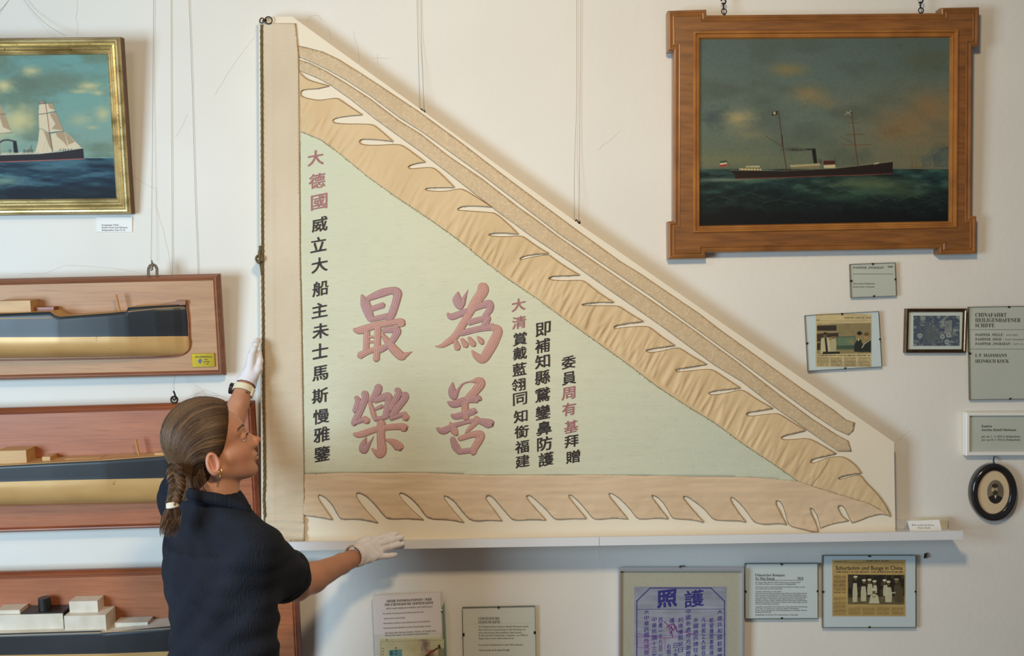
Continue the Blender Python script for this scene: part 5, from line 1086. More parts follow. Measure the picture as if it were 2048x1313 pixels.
# ================================================================ half models on wooden boards
MAHO = mat('reddish_mahogany', (182, 112, 70), .45, c2=(152, 86, 52), nsc=(3, 24, 34), nrange=(.2, .8), c3=(142, 82, 52), n3=(9, 90, 200), r3=(.5, .8), bump=.12, bsc=(10, 60, 200), coat=.15)
PALEW = mat('pale_brown_mahogany', (192, 148, 104), .5, c2=(168, 122, 82), nsc=(2.2, 14, 26), nrange=(.25, .75), c3=(158, 112, 78), n3=(8, 60, 220), r3=(.5, .8), bump=.12, bsc=(8, 40, 200))
BEADM = mat('polished_mahogany', (152, 84, 50), .4, c2=(122, 62, 36), nsc=(5, 40, 40), coat=.08)
HBLK = mat('blue_black_hull_paint', (29, 32, 37), .42, c2=(39, 43, 47), nsc=(7, 7, 7), coat=.06, c3=(60, 66, 72), n3=(50, 50, 50), r3=(.68, .8), rvar=.08)
HGOLD = mat('bronze_hull_paint', (208, 168, 110), .38, .2, c2=(188, 146, 88), nsc=(6, 6, 14), c3=(104, 76, 46), n3=(40, 40, 60), r3=(.7, .76), rvar=.08)
PINE = mat('light_pine', (206, 166, 112), .5, c2=(188, 146, 94), nsc=(6, 50, 50))
WHT = mat('off_white_model_paint', (222, 212, 196), .5, c2=(204, 192, 172), nsc=(20, 20, 20))
BLKW = mat('black_wood', (34, 31, 30), .4)
def half_model(label, q, dt, db, woodm, st, rail, keel, blocks, pegs, bead=None):
    bead = bead or BEADM
    pl = Pl(*q, dt, db); t = thing('half_model', label, 'ship half model', pl.c, 'ship half models mounted on wooden boards')
    hw, hh = pl.w/2, pl.h/2
    mb = MB(); mb.add(*slab(pl, -hw+.004, -hh+.004, hw-.004, hh-.004, -.022, -.002)); mb.obj('backboard', woodm, t)
    mb = MB(); mb.add(*rect_frame(pl, [(-.006, -.024), (-.006, -.012), (-.002, -.004), (.0, .0005), (.003, .003), (.006, .002), (.0075, -.0008), (.010, .001), (.012, -.0015), (.012, -.004)])); mb.obj('edge_moulding', bead, t)
    X = np.concatenate([np.arange(st[0][0], st[-1][0]-60, 16.0), np.arange(st[-1][0]-60, st[-1][0], 4.0), [s[0] for s in st]]); X = np.unique(np.round(X, 2))
    xs = [s[0] for s in st]; T = np.interp(X, xs, [s[1] for s in st]); WL = np.interp(X, xs, [s[2] for s in st]); B = np.interp(X, xs, [s[3] for s in st]); HB = np.interp(X, xs, [s[4] for s in st])
    V = []; K1, K2 = 5, 12
    rows = []
    for x, tp, wl, bt, hb in zip(X, T, WL, B, HB):
        u, v0 = pl.uv(x, tp, hb); _, v1 = pl.uv(x, wl, hb); _, v2 = pl.uv(x, bt, hb*.35)
        r = [(float(v0), 0.0)]
        for k in range(K1+1): a = k/K1; r.append((v0+(v1-v0)*a, hb*(1.0-.02*a)))
        for k in range(1, K2+1):
            s = math.sin(k/K2*math.pi/2); r.append((v1+(v2-v1)*s, hb*.98*(1-s**3.2)**.5+.001))
        rows.append([pl.pt(float(u), float(a), float(b)) for a, b in r])
    n = len(rows[0]); V = np.array(rows).reshape(-1, 3); F = []; mi = []
    for i in range(len(rows)-1):
        for k in range(n-1):
            F.append([i*n+k, i*n+k+1, (i+1)*n+k+1, (i+1)*n+k]); mi.append(2 if k == 0 else (0 if k <= K1 else 1))
    F.append([k for k in range(n)][::-1]); mi.append(0); F.append([(len(rows)-1)*n+k for k in range(n)]); mi.append(0)
    h = mesh_obj('hull', V, F, [HBLK, HGOLD, PINE if label.find('lowest') < 0 else WHT], t); h.data.polygons.foreach_set('material_index', np.array(mi, np.int32))
    h.data.polygons.foreach_set('use_smooth', np.array([0 if (m == 2) else 1 for m in mi], bool))
    for (pts, r, mm_) in rail:
        p = dens(np.array(pts, float), 10, False); hb = np.interp(p[:, 0], X, HB); u, v = pl.uv(p[:, 0], p[:, 1], hb.mean()); uu = []
        for (x_, y_), b_ in zip(p, hb):
            a1, a2 = pl.uv(x_, y_, b_); uu.append(pl.pt(float(a1), float(a2), b_))
        m2 = MB(); m2.add(*tube(uu, r, 6)); m2.obj('rail', mm_, t, smooth=True)
    if keel:
        p = smooth_path(np.array(keel, float), 40); u, v = pl.uv(p[:, 0], p[:, 1], .004); m2 = MB(); m2.add(*tube(pl.ptv(u, v, .003), .0022, 6)); m2.obj('stem_and_keel', BEADM, t, smooth=True)
    for (nm, x0, y0, x1, y1, w1, mm_) in blocks:
        m2 = MB(); m2.add(*slab_px(pl, x0, y0, x1, y1, .0, w1)); m2.obj(nm, mm_, t)
    for (x0, y0, x1, y1, r, w_) in pegs:
        a = pl.uv(x0, y0, w_); b = pl.uv(x1, y1, w_); m2 = MB(); m2.add(*tube([pl.pt(float(a[0]), float(a[1]), w_), pl.pt(float(b[0]), float(b[1]), w_)], r, 12)); m2.obj('mast_peg', mat('varnished_peg', (190, 132, 72), .35), t, smooth=False)
    return pl, t
pl, t = half_model('topmost ship half model, black and gold hull on a pale board with a brass plaque', ((-330, 570), (434, 553), (444, 748), (-330, 766)), .085, .05, PALEW,
    [(-300, 630, 676, 720, .075), (0, 628, 675.3, 718.5, .075), (100, 624, 675, 717.5, .073), (110, 631, 675, 717, .073), (120, 634, 675, 717, .072), (216, 627, 674, 715.5, .064), (253, 623.5, 674, 715, .058), (256, 615.5, 674, 714.5, .057), (310, 612, 673.5, 714, .04), (345, 610.5, 673, 711.5, .022), (362, 609.5, 673, 708, .010), (372, 609, 673, 702, .005), (376, 640, 673, 692, .002)],
    [([(-300, 640), (0, 638), (106, 636)], .0012, PINE), ([(256, 624), (310, 618), (368, 614)], .001, PINE)],
    [(373, 609), (376.5, 640), (377.5, 673), (379.5, 688), (375, 701), (361, 710.5), (330, 714.5), (216, 718), (0, 721.5), (-300, 724)],
    [('deck_block', -8, 603, 62, 624.5, .05, PINE), ('deck_plank', -300, 624, 108, 627.5, .03, BEADM)], [(232, 590, 240, 627, .0034, .03)], mat('brown_bead', (150, 96, 66), .35, c2=(124, 76, 50), nsc=(5, 40, 40)))
# raised wooden bow piece
u, v = pl.uv(np.array([300, 350, 352, 371, 371, 300]), np.array([612.5, 604, 601.5, 601.5, 610, 614.5]), .012); V = np.concatenate([pl.ptv(u, v, .012), pl.ptv(u, v, 0.)])
mesh_obj('bow_rail', V, [[5, 4, 3, 2, 1, 0]]+[[i, (i+1) % 6, (i+1) % 6+6, i+6] for i in range(6)], mat('brown_bow_wood', (140, 92, 52), .45), t)
mb = MB(); mb.add(*slab_px(pl, 383, 708, 430, 734, -.001, .0022, .0006)); pq = mb.obj('brass_plaque', mat('polished_brass', (222, 186, 62), .22, .85, c2=(196, 158, 44), nsc=(14, 14, 14)), t)
mb = MB(); put_text(mb, pl, 'HALBMODELL', 390, 716, 425, 3.6, .0026); put_text(mb, pl, '1881', 408, 720.6, 416, 2.4, .0026); put_text(mb, pl, 'DAMPFER', 406, 725.2, 419, 2.2, .0026); put_text(mb, pl, '1 : 50', 408, 729.6, 417, 2.2, .0026); mb.obj('engraved_text', INK, pq)
mb = MB(); u, v = pl.uv(np.array([396, 400, 404, 401, 398]), np.array([722, 717.5, 721, 728, 727]), .0026); mb.add(pl.ptv(u, v, .0026), [[4, 3, 2, 1, 0]]); mb.obj('engraved_emblem', mat('blue_enamel', (62, 84, 140), .4), pq)
# iron strap and hook on top of it
mb = MB(); q = dens([(297, 556), (297, 538), (300, 532), (305.5, 529.5), (311, 532), (314, 538), (314, 556)], 2, False)
V = []; F = []
for i, (x, y) in enumerate(q):
    tdir = q[min(i+1, len(q)-1)]-q[max(i-1, 0)]; tdir /= np.linalg.norm(tdir); nn_ = np.array([-tdir[1], tdir[0]])*3.0
    for s_, d_ in ((1, .072), (1, .078), (-1, .078), (-1, .072)): V.append(P(x+nn_[0]*s_, y+nn_[1]*s_, d_))
for i in range(len(q)-1):
    for k in range(4): F.append([i*4+k, i*4+(k+1) % 4, (i+1)*4+(k+1) % 4, (i+1)*4+k])
F += [[0, 1, 2, 3], [(len(q)-1)*4+k for k in (3, 2, 1, 0)]]
mesh_obj('iron_strap', V, F, mat('brown_iron', (88, 68, 50), .5, .5), t)
mb = MB(); mb.add(*tube(smooth_path([P(303.5, 521, .075), P(304, 530, .079), P(304, 538, .083), P(302.5, 541, .08), P(301.5, 536, .078)], 16), .0020, 7)); mb.add(*tube([P(304.5, 524, .078), P(305, 540, .08)], .0024, 8)); mb.obj('hanging_hook', METAL_S, t, smooth=True)
pl, t = half_model('middle ship half model, dark blue and bronze hull on red mahogany behind the woman', ((-330, 832), (505, 808), (513, 1049), (-330, 1074)), .085, .05, MAHO,
    [(-300, 938, 968, 1018, .078), (0, 932, 965, 1015, .078), (101, 926.5, 962, 1013, .077), (211, 921, 959.5, 1011, .07), (333, 912, 957, 1008, .05), (400, 906, 954, 1004, .03), (440, 901, 951, 990, .004)], [([(-300, 938), (0, 932), (101, 926.5), (211, 921), (333, 912)], .0009, PINE)],
    [(440, 901), (446, 950), (440, 990), (400, 1008), (317, 1012)],
    [('deck_block', -8, 903, 54, 931, .055, PINE), ('deck_block', 84, 914.5, 101, 928, .045, PINE), ('deck_plank', 130, 918.5, 201, 924.5, .04, PINE), ('deck_plank', 309, 907, 345, 915, .035, PINE)], [(271, 879, 279.5, 917, .0034, .03)])
mb = MB(); mb.add(*torus(P(348.5, 800, .075), (1, 0, 0), (0, 0, 1), .0095, .0028)); mb.add(*tube(smooth_path([P(347, 783, .072), P(350, 790, .078), P(351, 798, .082), P(348, 801, .08), P(346, 797, .078)], 16), .0026, 7)); mb.obj('hanging_ring', METAL_D, t, smooth=True)
cordline([(351, 748, .03), (348, 765, .05), (348.5, 784, .07)], 'short thin cord above the iron ring of the middle half model')
pl, t = half_model('half model with white deckhouses and black funnel on red mahogany, lowest of three', ((-330, 1160), (592, 1137), (597, 1395), (-330, 1420)), .085, .05, MAHO,
    [(-300, 1272, 1318, 1372, .085), (0, 1268, 1312, 1368, .085), (200, 1262, 1309, 1364, .082), (208, 1266, 1309, 1364, .082), (340, 1253, 1304, 1360, .068), (480, 1240, 1298, 1350, .03), (545, 1232, 1290, 1335, .004)], [([(-300, 1276), (0, 1272), (200, 1266), (340, 1258), (480, 1243)], .001, PINE)], None,
    [('deckhouse', 128, 1233, 213, 1264, .070, WHT), ('bridge_house', 138, 1204, 197, 1237, .045, WHT), ('deckhouse', -8, 1222, 41, 1242, .05, WHT), ('long_deckhouse', -300, 1239, 128, 1268, .06, WHT), ('hatch', 229, 1247, 296, 1259, .045, WHT), ('funnel_base', 41, 1227, 128, 1239, .058, BLKW)], [])
a = pl.uv(91, 1226, .03); b = pl.uv(88, 1196, .03); mb = MB(); mb.add(*tube([pl.pt(float(a[0]), float(a[1]), .03), pl.pt(float(b[0]), float(b[1]), .03)], [.0185, .0165], 24)); mb.add(*tube([pl.pt(float(a[0]), float(a[1])-.002, .03), pl.pt(float(a[0]), float(a[1])+.003, .03)], .024, 24)); mb.obj('funnel', BLKW, t)
# ================================================================ the woman
def W(px, py, d): return P(px, py, d)
SKIN = mat('tanned_skin', (214, 160, 128), .5, sss=.15, bump=.08, bsc=(220, 220, 220), bdist=.0005, attr=True)
LS, LE, LW = W(377, 994, .50), W(428, 948, .27), W(489, 776, .115)
RS, RE, RW = W(510, 1098, .68), W(592, 1172, .43), W(703, 1119, .185)
NB = W(428, 990, .60)
WC = W(447, 1313, .62)
yaw = math.radians(36); FWD = np.array([math.sin(yaw+0.0), math.cos(yaw), 0]); SDE = np.array([math.cos(yaw), -math.sin(yaw), 0])   # facing, and towards her right shoulder
person = thing('person', 'woman with a brown plaited ponytail, black shirt and white cotton gloves, holding the board', 'person', (WC[0], WC[1], 0.0))
UP = np.array([0, 0, 1.0])
CH = (LS+RS)/2+np.array([.008, 0, -.12])
# ---- head in its own axes (x forward, y to her left, z up), origin between the ear canals
pit = math.radians(27); hy = math.radians(21)
Fh = np.array([math.cos(hy), math.sin(hy), 0]); Lh = np.array([-math.sin(hy), math.cos(hy), 0])
HX = Fh*math.cos(pit)+UP*math.sin(pit); HZ = -Fh*math.sin(pit)+UP*math.cos(pit); HY = Lh
HR = np.stack([HX, HY, HZ], 0)      # rows
ear_near = W(435, 925, .665)
HC = ear_near+HY*.070
def h2w(p): return np.asarray(p)@HR+HC
def w2h(p): return (np.asarray(p)-HC)@HR.T
nb = w2h(NB); 
def head_sdf(p):
    ay = p.copy(); ay[..., 1] = np.abs(ay[..., 1])
    d = ell(p, (-.006, 0, .054), (.086, .072, .080))
    d = smin(d, ell(p, (.044, 0, .050), (.051, .060, .052)), .02)
    d = smin(d, ell(p, (.038, 0, -.016), (.046, .053, .058)), .022)              # mid face
    d = smin(d, rc(ay, (.0, .050, -.026), (.054, .016, -.061), .015, .017), .020)   # jaw
    d = smin(d, ell(p, (.0640, 0, -.067), (.014, .017, .013)), .012)             # chin
    d = smin(d, rc(ay, (.060, .034, -.010), (.028, .053, -.006), .009, .008), .030)   # cheekbone
    d = smin(d, rc(ay, (.084, .006, .036), (.070, .040, .040), .010, .010), .012)   # brow ridge
    d = smax(d, -ell(ay, (.095, .033, .020), (.011, .014, .011)), .010)
    d = smin(d, rc(ay, (.080, .010, .014), (.086, .013, -.010), .009, .011), .010)         # eye sockets
    d = smin(d, rc(p, (.086, 0, .024), (.104, 0, -.006), .0068, .0072), .010)   # nose bridge
    d = smin(d, ell(p, (.1055, 0, -.0085), (.0105, .0085, .0078)), .007)
    d = smin(d, ell(ay, (.0965, .0105, -.0150), (.0095, .0062, .0068)), .004)
    d = smax(d, -ell(ay, (.1000, .0065, -.0215), (.005, .0030, .004)), .002)
    d = smin(d, ell(p, (.0765, 0, -.034), (.0150, .024, .016)), .010)           # muzzle
    d = smin(d, ell(p, (.0855, 0, -.0370), (.0080, .018, .0048)), .003)         # upper lip
    d = smin(d, ell(p, (.0835, 0, -.0462), (.0082, .016, .0056)), .003)         # lower lip
    d = smax(d, -ell(p, (.0918, 0, -.0415), (.0060, .020, .0011)), .002)
    d = smax(d, -ell(p, (.0895, 0, -.0570), (.0070, .020, .0055)), .006)        # fold over the chin
    # eyelids
    d = smin(d, ell(ay, (.0775, .0305, .0200), (.0125, .0140, .0105)), .004)
    d = smax(d, -ell(ay, (.0900, .0310, .0165), (.0050, .0110, .0022)), .0015)
    # neck
    d = smin(d, rc(p, nb, (-.020, 0, -.040), .060, .050), .020)
    d = smin(d, rc(p, nb+(nb*0+w2h(NB-UP*.03)-w2h(NB)), nb, .058, .056), .02)
    # ears
    R = np.array([[math.cos(.25), 0, -math.sin(.25)], [0, 1, 0], [math.sin(.25), 0, math.cos(.25)]]).T
    ey = ay-np.array([0, .0, 0])
    e = ell(ey, (-.011, .0765, .002), (.0165, .0080, .0290), R)
    e = smin(e, ell(ey, (-.006, .0735, -.0215), (.0090, .0055, .0095)), .005)
    e = smax(e, -ell(ey, (-.0085, .0850, .0050), (.0112, .0110, .0205), R), .002)
    e = smin(e, rc(ey, (-.0135, .0775, .017), (-.0150, .0775, -.010), .0030, .0032), .003)
    e = smin(e, rc(ey, (.0045, .0740, .002), (.0030, .0745, -.008), .0036, .0034), .003)
    d = smin(d, e, .004)
    return d
hv, hf = sdf_grid(head_sdf, (-.125, -.095, -.17), (.135, .095, .145), .0021)
cA = np.ones((len(hv), 4)); base = np.array(lin((190, 135, 106)))
def tint(cA, pts, cen, rad, col, al):
    d = np.linalg.norm((pts-np.array(cen))/np.array(rad), axis=1); k = np.clip(1.3-d, 0, 1)[:, None]*al
    cA[:, :3] = cA[:, :3]*(1-k)+np.array(lin(col))*k
cA[:, :3] = base
hva = hv.copy(); hva[:, 1] = np.abs(hva[:, 1])
tint(cA, hv, (.090, 0, -.0418), (.010, .017, .0085), (172, 98, 88), .85)
tint(cA, hva, (.060, .045, -.022), (.026, .022, .020), (206, 132, 106), .5)
tint(cA, hva, (-.010, .080, .003), (.018, .010, .028), (206, 128, 104), .5)
tint(cA, hv, (.110, 0, -.010), (.012, .012, .010), (206, 130, 106), .5)
# ---- trunk, arms and legs
def ellloft(p, zs, cs, aw, bd):
    z = p[..., 2]; cx = np.interp(z, zs, [c[0] for c in cs]); cy = np.interp(z, zs, [c[1] for c in cs]); a = np.interp(z, zs, aw); b = np.interp(z, zs, bd)
    dx = p[..., 0]-cx; dy = p[..., 1]-cy; s = dx*SDE[0]+dy*SDE[1]; f = dx*FWD[0]+dy*FWD[1]
    r = np.sqrt((s/a)**2+(f/b)**2); d = (r-1)*np.minimum(a, b)
    return np.maximum(d, np.maximum(zs[0]-z, z-zs[-1]))
hipc = np.array([WC[0]-.01, WC[1]-.01, .90])
zt = CH[2]+.05
def trunk(p, g=0.0):
    d = ellloft(p, [.82, .92, 1.04, 1.16, zt], [hipc, hipc, WC, (WC+CH)/2, CH], [.165+g, .168+g, .148+g, .141+g, .140+g], [.10+g, .11+g, .094+g, .095+g, .098+g])
    d = smin(d, ell(p, CH, (.142+g, .100+g, .122+g), np.stack([SDE, FWD, UP], 1)), .05)
    return d
KN = [hipc+SDE*s*.085+UP*(-.42)+FWD*.02 for s in (-1, 1)]; AN = [hipc+SDE*s*.095+UP*(-.80)-FWD*.02 for s in (-1, 1)]; HP = [hipc+SDE*s*.085-UP*.02 for s in (-1, 1)]
def body_sdf(p):
    d = trunk(p, -.012)
    d = smin(d, rc(p, LS, NB-UP*.06, .040, .045), .03); d = smin(d, rc(p, RS, NB-UP*.06, .040, .045), .03)
    d = smin(d, rc(p, CH, NB-UP*.05, .06, .050), .03)
    for s, e, w in ((LS, LE, LW), (RS, RE, RW)):
        m = e+(w-e)*.28
        d = smin(d, rc(p, s, e, .049, .040), .02); d = smin(d, chain(p, [(e, .0385), (m, .0400), (e+(w-e)*.8, .0275), (w, .0265)], .012), .012)
    return d
def legs_sdf(p):
    d = ell(p, hipc-UP*.02, (.165, .11, .10), np.stack([SDE, FWD, UP], 1))
    for i in range(2): d = smin(d, chain(p, [(HP[i], .088), (KN[i], .056), (KN[i]+(AN[i]-KN[i])*.3, .056), (AN[i], .036)], .02), .03)
    return d
lo = np.minimum.reduce([LS, RS, LE, RE, LW, RW, WC, CH])-.20; hi = np.maximum.reduce([LS, RS, LE, RE, LW, RW, WC, CH, NB])+.12
lo[2] = .85
bv, bf = sdf_grid(body_sdf, (lo[0], lo[1], .86), (RW[0]+.04, LW[1]+.06, LW[2]+.05), .0045)
lv, lf = sdf_grid(legs_sdf, (hipc[0]-.24, hipc[1]-.24, AN[0][2]-.04), (hipc[0]+.24, hipc[1]+.24, 1.0), .009)
cb = np.ones((len(bv)+len(lv), 4)); cb[:, :3] = base
mb = MB(); mb.add(h2w(hv), hf); mb.add(bv, bf); mb.add(lv, lf)
mb.obj('body', SKIN, person, smooth=True, attr=np.concatenate([cA, cb]))
# ---- eyes and brows
EYEW = mat('eye_white', (226, 220, 214), .25); IRIS = mat('iris', (70, 60, 44), .2)
for s in (-1, 1):
    c_ = np.array([.0752, s*.0310, .0175]); V = []; 
    v, f = sdf_grid(lambda p: np.linalg.norm(p-c_, axis=-1)-.0113, c_-.016, c_+.016, .0016); e_ = mesh_obj('eye', h2w(v), f, EYEW, person, smooth=True)
    ci = c_+np.array([.0118, 0, .0015]); v, f = sdf_grid(lambda p: ell(p, ci, (.0014, .0052, .0052)), ci-.007, ci+.007, .0007); mesh_obj('iris', h2w(v), f, IRIS, e_, smooth=True)
HAIRD = mat('brown_hair_base', (58, 42, 31), .7, spec=.2, c2=(46, 34, 26), nsc=(60, 60, 60))
HAIR = mat('brown_hair', (255, 255, 255), .5, attr=True, spec=.35)
rngh = np.random.default_rng(11)
def surf(dirs, fun, cen, r0=.03, r1=.22):
    a = np.full(dirs.shape[:-1], r0); b = np.full(dirs.shape[:-1], r1)
    for _ in range(18):
        m = (a+b)/2; ins = fun(cen+dirs*m[..., None]) < 0; a = np.where(ins, m, a); b = np.where(ins, b, m)
    return cen+dirs*((a+b)/2)[..., None]
BR, BF = [], []
for s in (-1, 1):
    n_ = 120; t_ = rngh.random(n_); st0 = np.stack([.092-.018*t_**1.5, s*(.010+.036*t_), .0395+.0035*np.sin(t_*2.6)+rngh.normal(0, .0016, n_)], 1); en = st0+np.stack([-.003+0*t_, s*(.006+0*t_), .0022-.002*t_], 1)
    pp = st0[:, None]+(en-st0)[:, None]*np.linspace(0, 1, 4)[None, :, None]; cc_ = np.array([.03, 0, .03]); dd = pp-cc_; dd /= np.linalg.norm(dd, axis=-1, keepdims=True)
    pp = surf(dd, head_sdf, cc_, .02, .12)+dd*.0003; V, F = tubes_batch(h2w(pp), np.full((n_, 4), .00018), 4); mesh_obj('eyebrow', V, F, mat('eyebrow_hair', (70, 48, 34), .6), person)
    n_ = 22; t_ = np.linspace(0, 1, n_); a0 = np.stack([.0905-.004*t_, s*(.022+.019*t_), .0185+.003*np.sin(t_*math.pi)], 1); pp = a0[:, None]+np.array([.006, s*.002, .0015])*np.linspace(0, 1, 4)[None, :, None]; V, F = tubes_batch(h2w(pp), np.full((n_, 4), .00025), 3); mesh_obj('eyelashes', V, F, mat('lash', (40, 28, 22), .6), person)
# ---- hair cap, combed back to the nape
def hair_sdf(p):
    d = ell(p, (-.002, 0, .066), (.092, .080, .090))
    d = smin(d, ell(p, (-.050, 0, -.002), (.046, .056, .056)), .03)
    d = smin(d, ell(p, (-.078, 0, -.042), (.030, .034, .036)), .03)
    d = smin(d, ell(p, (.036, 0, .076), (.054, .064, .052)), .02)
    ay = p.copy(); ay[..., 1] = np.abs(ay[..., 1])
    # keep the face free: everything in front of the hairline is cut away
    cut = (p[..., 0]-.060)*.84-(p[..., 2]-.062)*.50          # slanting forehead hairline
    cut2 = (p[..., 0]-.012)*.75-(p[..., 2]-.018)*.66         # temple and in front of the ear
    d = smax(d, smin(cut, np.maximum(cut2, -(.060-ay[..., 1])*3), .004)*1.0 if False else cut, .010)
    side = smax((p[..., 0]-.022), -(p[..., 2]-.034)-.0, .01)  # below the temple the hair ends behind x=.022
    d = smax(d, np.minimum(p[..., 0]-.034+np.clip(.06-ay[..., 1], 0, 1)*.6, .2)-(p[..., 2]-.024)*.95, .008)
    d = smax(d, -ell(ay, (.012, .088, -.012), (.030, .020, .034)), .006)   # room for the ear
    d = smax(d, -(p[..., 2]+.072)-(p[..., 0]+.09)*.2, .01)
    return d
kv, kf = sdf_grid(hair_sdf, (-.15, -.11, -.11), (.12, .11, .16), .0028)
hair = mesh_obj('hair', h2w(kv), kf, HAIRD, person, smooth=True)
root = np.array([-.100, -.022, -.054])
cen = np.array([-.012, 0, .045])
def strand_cols(n, k, key=None):
    dark = np.array(lin((48, 34, 25))); mid = np.array(lin((76, 54, 38))); light = np.array(lin((128, 96, 64)))
    q = (noise2(key*9, key*0+3.3, 5)*.75+rngh.random(n)*.45 if key is not None else rngh.random(n))[:, None]
    c = np.where(q < .5, dark+(mid-dark)*q*2, mid+(light-mid)*np.clip((q-.5)*1.6, 0, 1)); return np.repeat(c, k, axis=0)
def cap_strands(N, M=26):
    # start points along the front hairline, over the crown and down to behind the ear, both sides
    t = rngh.random(N)*2-1                                   # -1 right ear .. 0 forehead .. 1 left ear
    ang = t*1.0
    y = np.sin(np.clip(np.abs(t), 0, 1)*math.pi/2)*.082*np.sign(t)
    x = .100-.100*np.abs(t)**1.6+rngh.normal(.001, .006, N); z = .112-.120*np.abs(t)**1.5+rngh.normal(0, .004, N)
    s = np.stack([x, y, z], 1)-cen; s /= np.linalg.norm(s, axis=1, keepdims=True)
    e = (root+rngh.normal(0, 1, (N, 3))*np.array([.004, .014, .012]))-cen; e /= np.linalg.norm(e, axis=1, keepdims=True)
    f = np.linspace(0, 1, M)[None, :, None]; at = np.abs(t)
    via = np.stack([-.42-.15*at, np.sign(t)*(.10+.98*at**.7), 1.05*(1-at)**.8+.02], 1); via /= np.linalg.norm(via, axis=1, keepdims=True)
    D = (1-f)**2*s[:, None]+2.7*f*(1-f)*via[:, None]+f**2*e[:, None]
    wob = rngh.normal(0, .020, (N, 1, 3))*np.sin(f*math.pi); D = D+wob
    D /= np.linalg.norm(D, axis=-1, keepdims=True)
    pts = surf(D, hair_sdf, cen, .02, .2)
    pts = pts+D*(rngh.random((N, 1, 1))*.0018+.0004+.0010*noise2(t*26, t*0, 8)[:, None, None])
    return pts, t
pts, tt_ = cap_strands(2600); N, M_ = pts.shape[:2]
keep = np.ones(N, bool)
r = np.full((N, M_), 1.0)*(rngh.random((N, 1))*.0005+.0007); r[:, 0] *= .15; r[:, 1] *= .5; r[:, 2] *= .8; r[:, -1] *= .5
V, F = tubes_batch(h2w(pts), r, 4); A = np.ones((len(V), 4)); A[:, :3] = strand_cols(N, M_*4, tt_*3)
mesh_obj('hair_strands', V, F, HAIR, hair, smooth=True, attr=A)
# the hair below the ears, combed up to the plait
K = 500; sg_ = np.where(rngh.random(K) < .6, -1, 1); uu = rngh.random(K)
s = np.stack([.004-.085*uu, sg_*(.072-.020*uu), -.030-.040*uu**.5+rngh.normal(0, .004, K)], 1)-cen; s /= np.linalg.norm(s, axis=1, keepdims=True)
en = root+rngh.normal(0, 1, (K, 3))*np.array([.004, .012, .010])-cen; en /= np.linalg.norm(en, axis=1, keepdims=True); f = np.linspace(0, 1, 18)[None, :, None]
D = s[:, None]*(1-f)+en[:, None]*f+np.array([0, 0, .25])*np.sin(f*math.pi)+rngh.normal(0, .02, (K, 1, 3))*np.sin(f*math.pi); D /= np.linalg.norm(D, axis=-1, keepdims=True)
pp = surf(D, hair_sdf, cen, .02, .2)+D*(rngh.random((K, 1, 1))*.0014); r = np.full((K, 18), .0009)*(.6+.5*rngh.random((K, 1))); V, F = tubes_batch(h2w(pp), r, 4); A = np.ones((len(V), 4)); A[:, :3] = strand_cols(K, 72, uu*3)
mesh_obj('nape_strands', V, F, HAIR, hair, smooth=True, attr=A)
# loose hairs: by the neck, and flying over the crown
def free_strands(starts, ends, bow, n, M=12, rad=.0004, name='loose_strands', par=None):
    K = len(starts); f = np.linspace(0, 1, M)[None, :, None]
    p = starts[:, None]*(1-f)+ends[:, None]*f+bow[:, None]*np.sin(f*math.pi)
    r = np.full((K, M), rad)*(1-.6*f[..., 0]); V, F = tubes_batch(p, r, 4); A = np.ones((len(V), 4)); A[:, :3] = strand_cols(K, M*4)*1.25
    return mesh_obj(name, V, F, HAIR, par or hair, smooth=True, attr=A)
n_ = 34
s0 = np.stack([W(402+rngh.normal(0, 3), 935+rngh.normal(0, 4), .665) for _ in range(n_)]); s1 = np.stack([W(405+rngh.normal(6, 9), 985+rngh.normal(0, 14), .675) for _ in range(n_)])
free_strands(s0, s1, np.stack([np.array([rngh.normal(-.004, .004), -.006, 0]) for _ in range(n_)]), n_)
n_ = 26
s0 = np.stack([W(rngh.uniform(365, 400), rngh.uniform(800, 815), .6) for _ in range(n_)]); s1 = np.stack([W(rngh.uniform(420, 462), rngh.uniform(788, 812), .6) for _ in range(n_)])
free_strands(s0, s1, np.stack([np.array([0, 0, rngh.uniform(.008, .018)]) for _ in range(n_)]), n_, rad=.00022)
# ---- plait
axis_ = smooth_path([W(350, 935, .70), W(352, 955, .712), W(354, 972, .722), W(350, 990, .73), W(346, 1008, .735)], 60)
for k in range(3):
    t = np.linspace(0, 1, 60); ph = t*math.pi*5.0+k*2*math.pi/3
    off = np.stack([np.sin(ph)*.0115, -np.sin(2*ph)*.0065, 0*ph], 1)*np.interp(t, [0, .2, 1], [.7, 1, .75])[:, None]
    base_ = axis_+off; rad = .0088*np.interp(t, [0, .3, 1], [1.1, 1, .8])
    V, F = tube(base_, rad, 12); o = mesh_obj('plait_lock', V, F, HAIRD, hair, smooth=True)
    m_ = 30; Vt, _ = tube(base_, rad*1.03, m_); R_ = Vt.reshape(60, m_, 3)
    pp = np.stack([R_[np.arange(60), (j+(np.arange(60)*.22).astype(int)) % m_] for j in range(m_)])
    V, F = tubes_batch(pp, np.full((m_, 60), .0009), 4); A = np.ones((len(V), 4)); A[:, :3] = strand_cols(m_, 240)*1.25
    mesh_obj('lock_strands', V, F, HAIR, o, smooth=True, attr=A)
TIE = mat('cream_hair_tie', (226, 216, 196), .6, bump=.5, bsc=(300, 300, 600))
tie = MB(); tc_ = W(345, 1010, .735)
for dz in (-.004, 0, .004): tie.add(*torus(tc_+UP*dz, (1, 0, .12), (0, 1, 0), .0115, .0032))
tie.obj('hair_tie', TIE, hair, smooth=True)
K = 230; a_ = rngh.random(K)*2*math.pi; rr = np.sqrt(rngh.random(K)); s0 = tc_+np.stack([np.cos(a_)*rr*.009, np.sin(a_)*rr*.009, 0*a_], 1)
